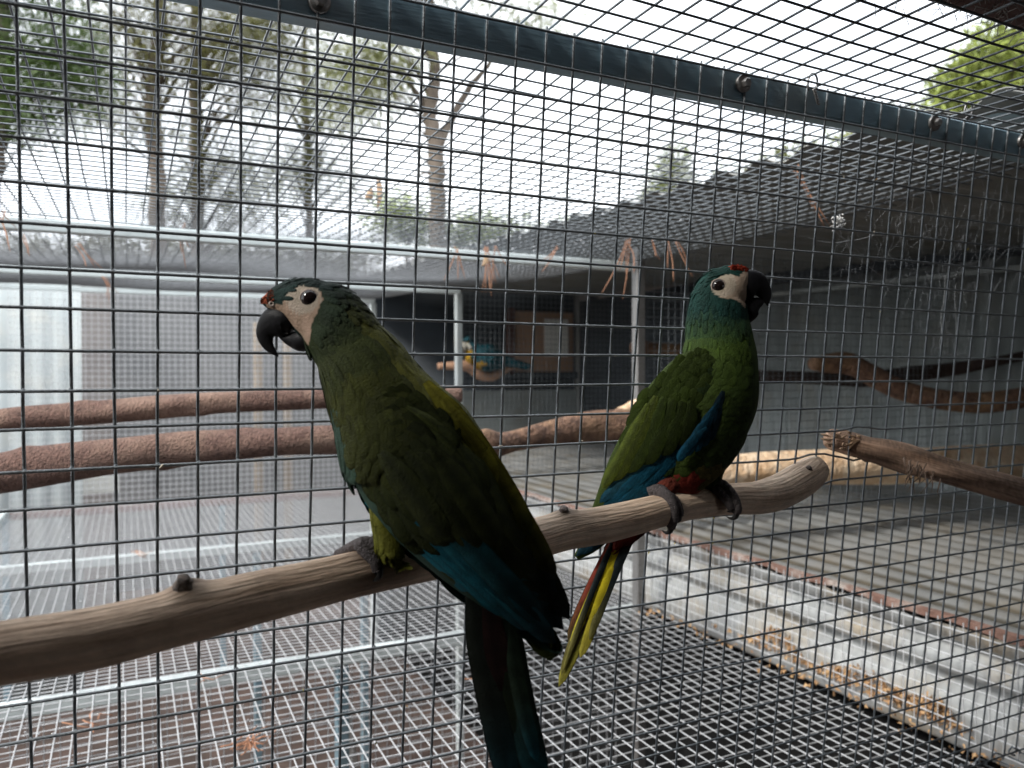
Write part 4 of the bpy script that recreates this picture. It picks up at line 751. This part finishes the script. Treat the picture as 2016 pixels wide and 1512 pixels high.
tree('low yellow green shrub below the forked tree', [(800, 620, 8), (800, 480, 7), (800, 440, 4)], [], ([(790, 430, 60, 36, 34), (900, 460, 120, 26, 40), (1060, 470, 120, 22, 34)], 36, .20, .03, .1, .24, PAL * 1.2 + A3((.02, .05, 0))), 109, 13.0)
tree('low olive shrub behind the farthest cross rail', [(260, 640, 8), (260, 520, 7), (260, 480, 4)], [], ([(120, 520, 150, 40, 70), (380, 515, 150, 40, 70), (620, 520, 130, 36, 60)], 36, .20, .03, .1, .26, OLV * .7), 110, 12.0)
# ------------------------------------------------------------------ cobweb
rg = np.random.default_rng(5); b_ = MB()
for lay, NP in ((0, 420), (1, 260)):
    pts = []
    while len(pts) < NP:
        if rg.random() < .8: u = rg.normal(1850, 100); v = rg.normal(470, 70)
        else: u = rg.normal(1870, 34); v = rg.uniform(520, 710)
        if u < 1620 or u > 2080 or v < 345 + max(0, (1780 - u)) * .35 or v > 715 or (u < 1720 and v > 560): continue
        pts.append(PP(u, v, 0.016 + .022 * lay + .006 * math.sin(u / 60 + lay) * math.cos(v / 45) + rg.normal() * .0015))
    pts = np.array(pts)
    for i in range(NP):
        dist = np.linalg.norm(pts - pts[i], axis=1)
        for j in np.argsort(dist)[1:9]:
            if j < i or dist[j] > .07: continue
            q_ = dist ** 2 + np.linalg.norm(pts - pts[j], axis=1) ** 2; q_[i] = q_[j] = 9
            if q_.min() < dist[j] ** 2 or rg.random() < .12: continue
            mid = (pts[i] + pts[j]) / 2 + rg.normal(size=3) * .0009; b_.tube([pts[i], mid, pts[j]], .00008, 3, caps=False)
for (a, c) in (((1640, 450), (1760, 560)), ((1652, 452), (1700, 500)), ((1590, 470), (1720, 460)), ((1880, 560), (1885, 700)), ((1860, 540), (1850, 690)), ((230, 0), (300, 45)), ((255, 0), (310, 60)), ((330, 5), (395, 60)), ((300, 30), (372, 110)), ((296, 45), (330, 150))):
    p, q = PP(*a, .05), PP(*c, .05); P_ = [p + (q - p) * t + np.array([0, 0, -.006 * math.sin(math.pi * t)]) + rg.normal(size=3) * .0008 for t in np.linspace(0, 1, 8)]; b_.tube(P_, .00022, 3, caps=False)
t = thing('cobweb', PP(1850, 500, .05), 'tangled grey cobweb hanging under the shed roof behind the mesh', 'cobweb'); obj('strands', b_, M_web, t, kind='stuff')
b_ = MB()
for i in range(90):
    p = PP(1650 + rg.normal() * 5, 436 + rg.normal() * 6, .05); b_.tube([p, p + rg.normal(size=3) * .0012, p + rg.normal(size=3) * .0022], .0004, 3)
obj('fluff', b_, M_fluff, t, kind='stuff')
# ------------------------------------------------------------------ pine needles caught in the mesh
def needles(u, v, y, tips, label, r=.0009):
    p = PY(u, v, y); t = thing('pine_needles', p, label, 'pine needles', 'dead pine needles caught in the mesh')
    for (du, dv) in tips:
        q = PY(u + du, v + dv, y + random.uniform(-.02, .02)); mid = (p + q) / 2 + np.array([random.uniform(-.006, .006), 0, random.uniform(-.002, .004)]); s = p + rng.normal(size=3) * .003
        obj('needle', MB().tube(catmull([s, mid, q], 8), [r * .8] * 2 + [r] * 4 + [r * .8, r * .4], 5), M_needle, t)
needles(900, 490, .88, [(-26, 62), (2, 62), (16, 60), (8, 40)], 'sparse orange pine needles hanging under the end of the pale cross rail')
needles(958, 486, .88, [(-10, 90), (-2, 92), (10, 98), (26, 62), (4, 86), (16, 70)], 'thick tuft of orange pine needles beside a pale leaf')
needles(975, 490, .9, [(2, 70), (-8, 84), (30, 40)], 'wispy orange pine needles right beside the thick tuft')
needles(1098, 488, .80, [(-32, 48), (-20, 34), (-34, 28)], 'slanting pair of orange pine needles under the roof mesh')
needles(1238, 472, .72, [(-54, 106), (-12, 118), (-18, 60), (10, 66), (-4, 80)], 'long orange pine needles hanging beside the grey post')
needles(1283, 476, .70, [(18, 38), (8, 30)], 'short curled pine needle beside the grey post')
needles(1316, 470, .68, [(10, 84), (-2, 60)], 'long thin pine needle left of the smaller parrot head')
needles(1330, 474, .68, [(34, 72), (24, 50)], 'curved pine needle almost touching the smaller parrot head')
needles(2, 408, .95, [(18, 88), (14, 60), (30, 40)], 'reddish pine needles hanging from the first pale cross rail')
needles(44, 470, 1.1, [(14, 34), (10, 28)], 'small reddish pine needles under the first pale cross rail')
needles(152, 480, 1.2, [(18, 46), (36, 48), (50, 50)], 'fanned reddish pine needles below the first pale cross rail')
needles(205, 545, 1.6, [(10, 50), (4, 40), (30, 34), (20, 46)], 'reddish pine needles under the second pale cross rail')
needles(362, 440, 1.0, [(-4, 60), (4, 90), (10, 50)], 'pale thin pine needles under the first pale cross rail')
needles(1565, 330, .35, [(60, 120), (40, 90), (70, 116)], 'rusty long pine needles lying in the cobweb')
def floor_needles(u, v, label, n):
    p = PZ_(u, v, ZF + .004); t = thing('pine_needles', p, label, 'pine needles', 'dead pine needles on the mesh floor')
    for i in range(n):
        a = random.uniform(0, 6.28); q = p + np.array([.05 * math.cos(a), .05 * math.sin(a), random.uniform(.002, .012)]) * random.uniform(.4, 1); obj('needle', MB().tube([p + rng.normal(size=3) * .006, (p + q) / 2 + rng.normal(size=3) * .004, q], .0009, 5), M_needle, t)
floor_needles(490, 1462, 'tangle of orange pine needles on the mesh floor before the hanging tail', 22)
floor_needles(180, 1425, 'bent orange pine needles on the mesh floor below the perch', 5)
floor_needles(400, 1340, 'single orange pine needles on the first pale floor rail', 3)
floor_needles(285, 1092, 'orange pine needles on the mesh floor by the second pale floor rail', 5)
floor_needles(965, 1345, 'orange pine needles on the mesh floor beside the hanging tail', 5)
# ------------------------------------------------------------------ leaf, gum nut, seed husks, droplets
def leafmesh(p, q, w, n=10):
    b_ = MB(); V = []; ax = unit(q - p); sd = unit(np.cross(ax, FWD))
    for i in range(n + 1):
        t = i / n; h = w * math.sin(math.pi * min(1, .08 + .92 * t)) ** .8 * (1 - .3 * t)
        for s in (-1, 0, 1): V.append(p + (q - p) * t + sd * (h * s + .004 * math.sin(3 * t)) - FWD * (.002 * (1 - s * s)))
    return b_.add(V, [(3 * i + a, 3 * i + a + 1, 3 * i + a + 4, 3 * i + a + 3) for i in range(n) for a in (0, 1)])
yL = .62
tagged(obj('dry_leaf', leafmesh(PY(744, 350, yL), PY(741, 415, yL), .0052), M_leafdry), 'narrow dry gum leaf hanging from the roof mesh', 'leaf')
tagged(obj('dry_leaf', leafmesh(PY(957, 500, .87), PY(948, 525, .87), .006), M_leafdry), 'pale curled leaf in the thick tuft of pine needles', 'leaf')
t = thing('gum_nut', PY(728, 380, yL), 'brown gum nut hanging beside the narrow dry leaf', 'gum nut')
obj('nut', MB().tube(catmull([PY(732, 372, yL), PY(729, 380, yL), PY(726, 388, yL), PY(725, 392, yL)], 12), np.interp(np.linspace(0, 1, 12), [0, .5, .9, 1], [.002, .006, .0055, .003]), 10), M_leafdry, t)
obj('stalk', MB().tube([PY(732, 373, yL), PY(735, 352, yL), PY(700, 340, yL)], .0008, 5), M_leafdry, t)
b_ = MB(); rg = np.random.default_rng(8)
def husk(p, s):
    V = p + rg.normal(size=(5, 3)) * s; b_.add(V, [(0, 1, 2), (0, 2, 3), (0, 3, 4), (0, 4, 1), (1, 2, 3), (1, 3, 4)])
for i in range(700):
    y = rg.choice([rg.normal(.62, .05), rg.normal(.40, .07), rg.normal(.27, .03), rg.uniform(.1, 1.0)], p=[.30, .38, .29, .03]); h = .050 * math.exp(-((y - .62) / .05) ** 2) + .035 * math.exp(-((y - .40) / .09) ** 2) + .028 * math.exp(-((y - .27) / .04) ** 2)
    husk(np.array([1.226 + rg.uniform(-.012, .010), y, ZF + .002 + rg.random() * (h + .004)]), .0032)
for i in range(160): husk(np.array([1.19 - abs(rg.normal()) * .02, rg.uniform(.1, 1.0), ZF + .003]), .0026)
o = obj('seed_husks', b_, M_seed, kind='stuff', flat=True); o['label'] = 'golden seed husks heaped along the foot of the white fascia'; o['category'] = 'seed husks'
M_drop = bpy.data.materials.new('water'); M_drop.use_nodes = True; q = M_drop.node_tree.nodes['Principled BSDF']; q.inputs['Transmission Weight'].default_value = 1; q.inputs['Roughness'].default_value = 0; q.inputs['IOR'].default_value = 1.33
b_ = MB(); rg = np.random.default_rng(18)
def drop(p, r):
    n, m_ = 8, 5; V = [p + r * np.array([math.sin(math.pi * i / m_) * math.cos(2 * math.pi * j / n), math.sin(math.pi * i / m_) * math.sin(2 * math.pi * j / n), math.cos(math.pi * i / m_)]) for i in range(m_ + 1) for j in range(n)]
    b_.add(V, [(i * n + j, i * n + (j + 1) % n, (i + 1) * n + (j + 1) % n, (i + 1) * n + j) for i in range(m_) for j in range(n)])
for i in range(330):
    x = -.38 + .0205 * rg.integers(0, 40); y = rg.uniform(.75, 3.0); drop(np.array([x, y, ZF - .014 + .004]), rg.uniform(.0014, .0024))
for i in range(150): drop(np.array([X0 + G * rg.integers(4, 60), rg.uniform(.5, 1.0), .200]), rg.uniform(.0012, .0020))
o = obj('water_drops', b_, M_drop, kind='stuff'); o['label'] = 'rain drops clinging to the wire mesh floor'; o['category'] = 'water drops'
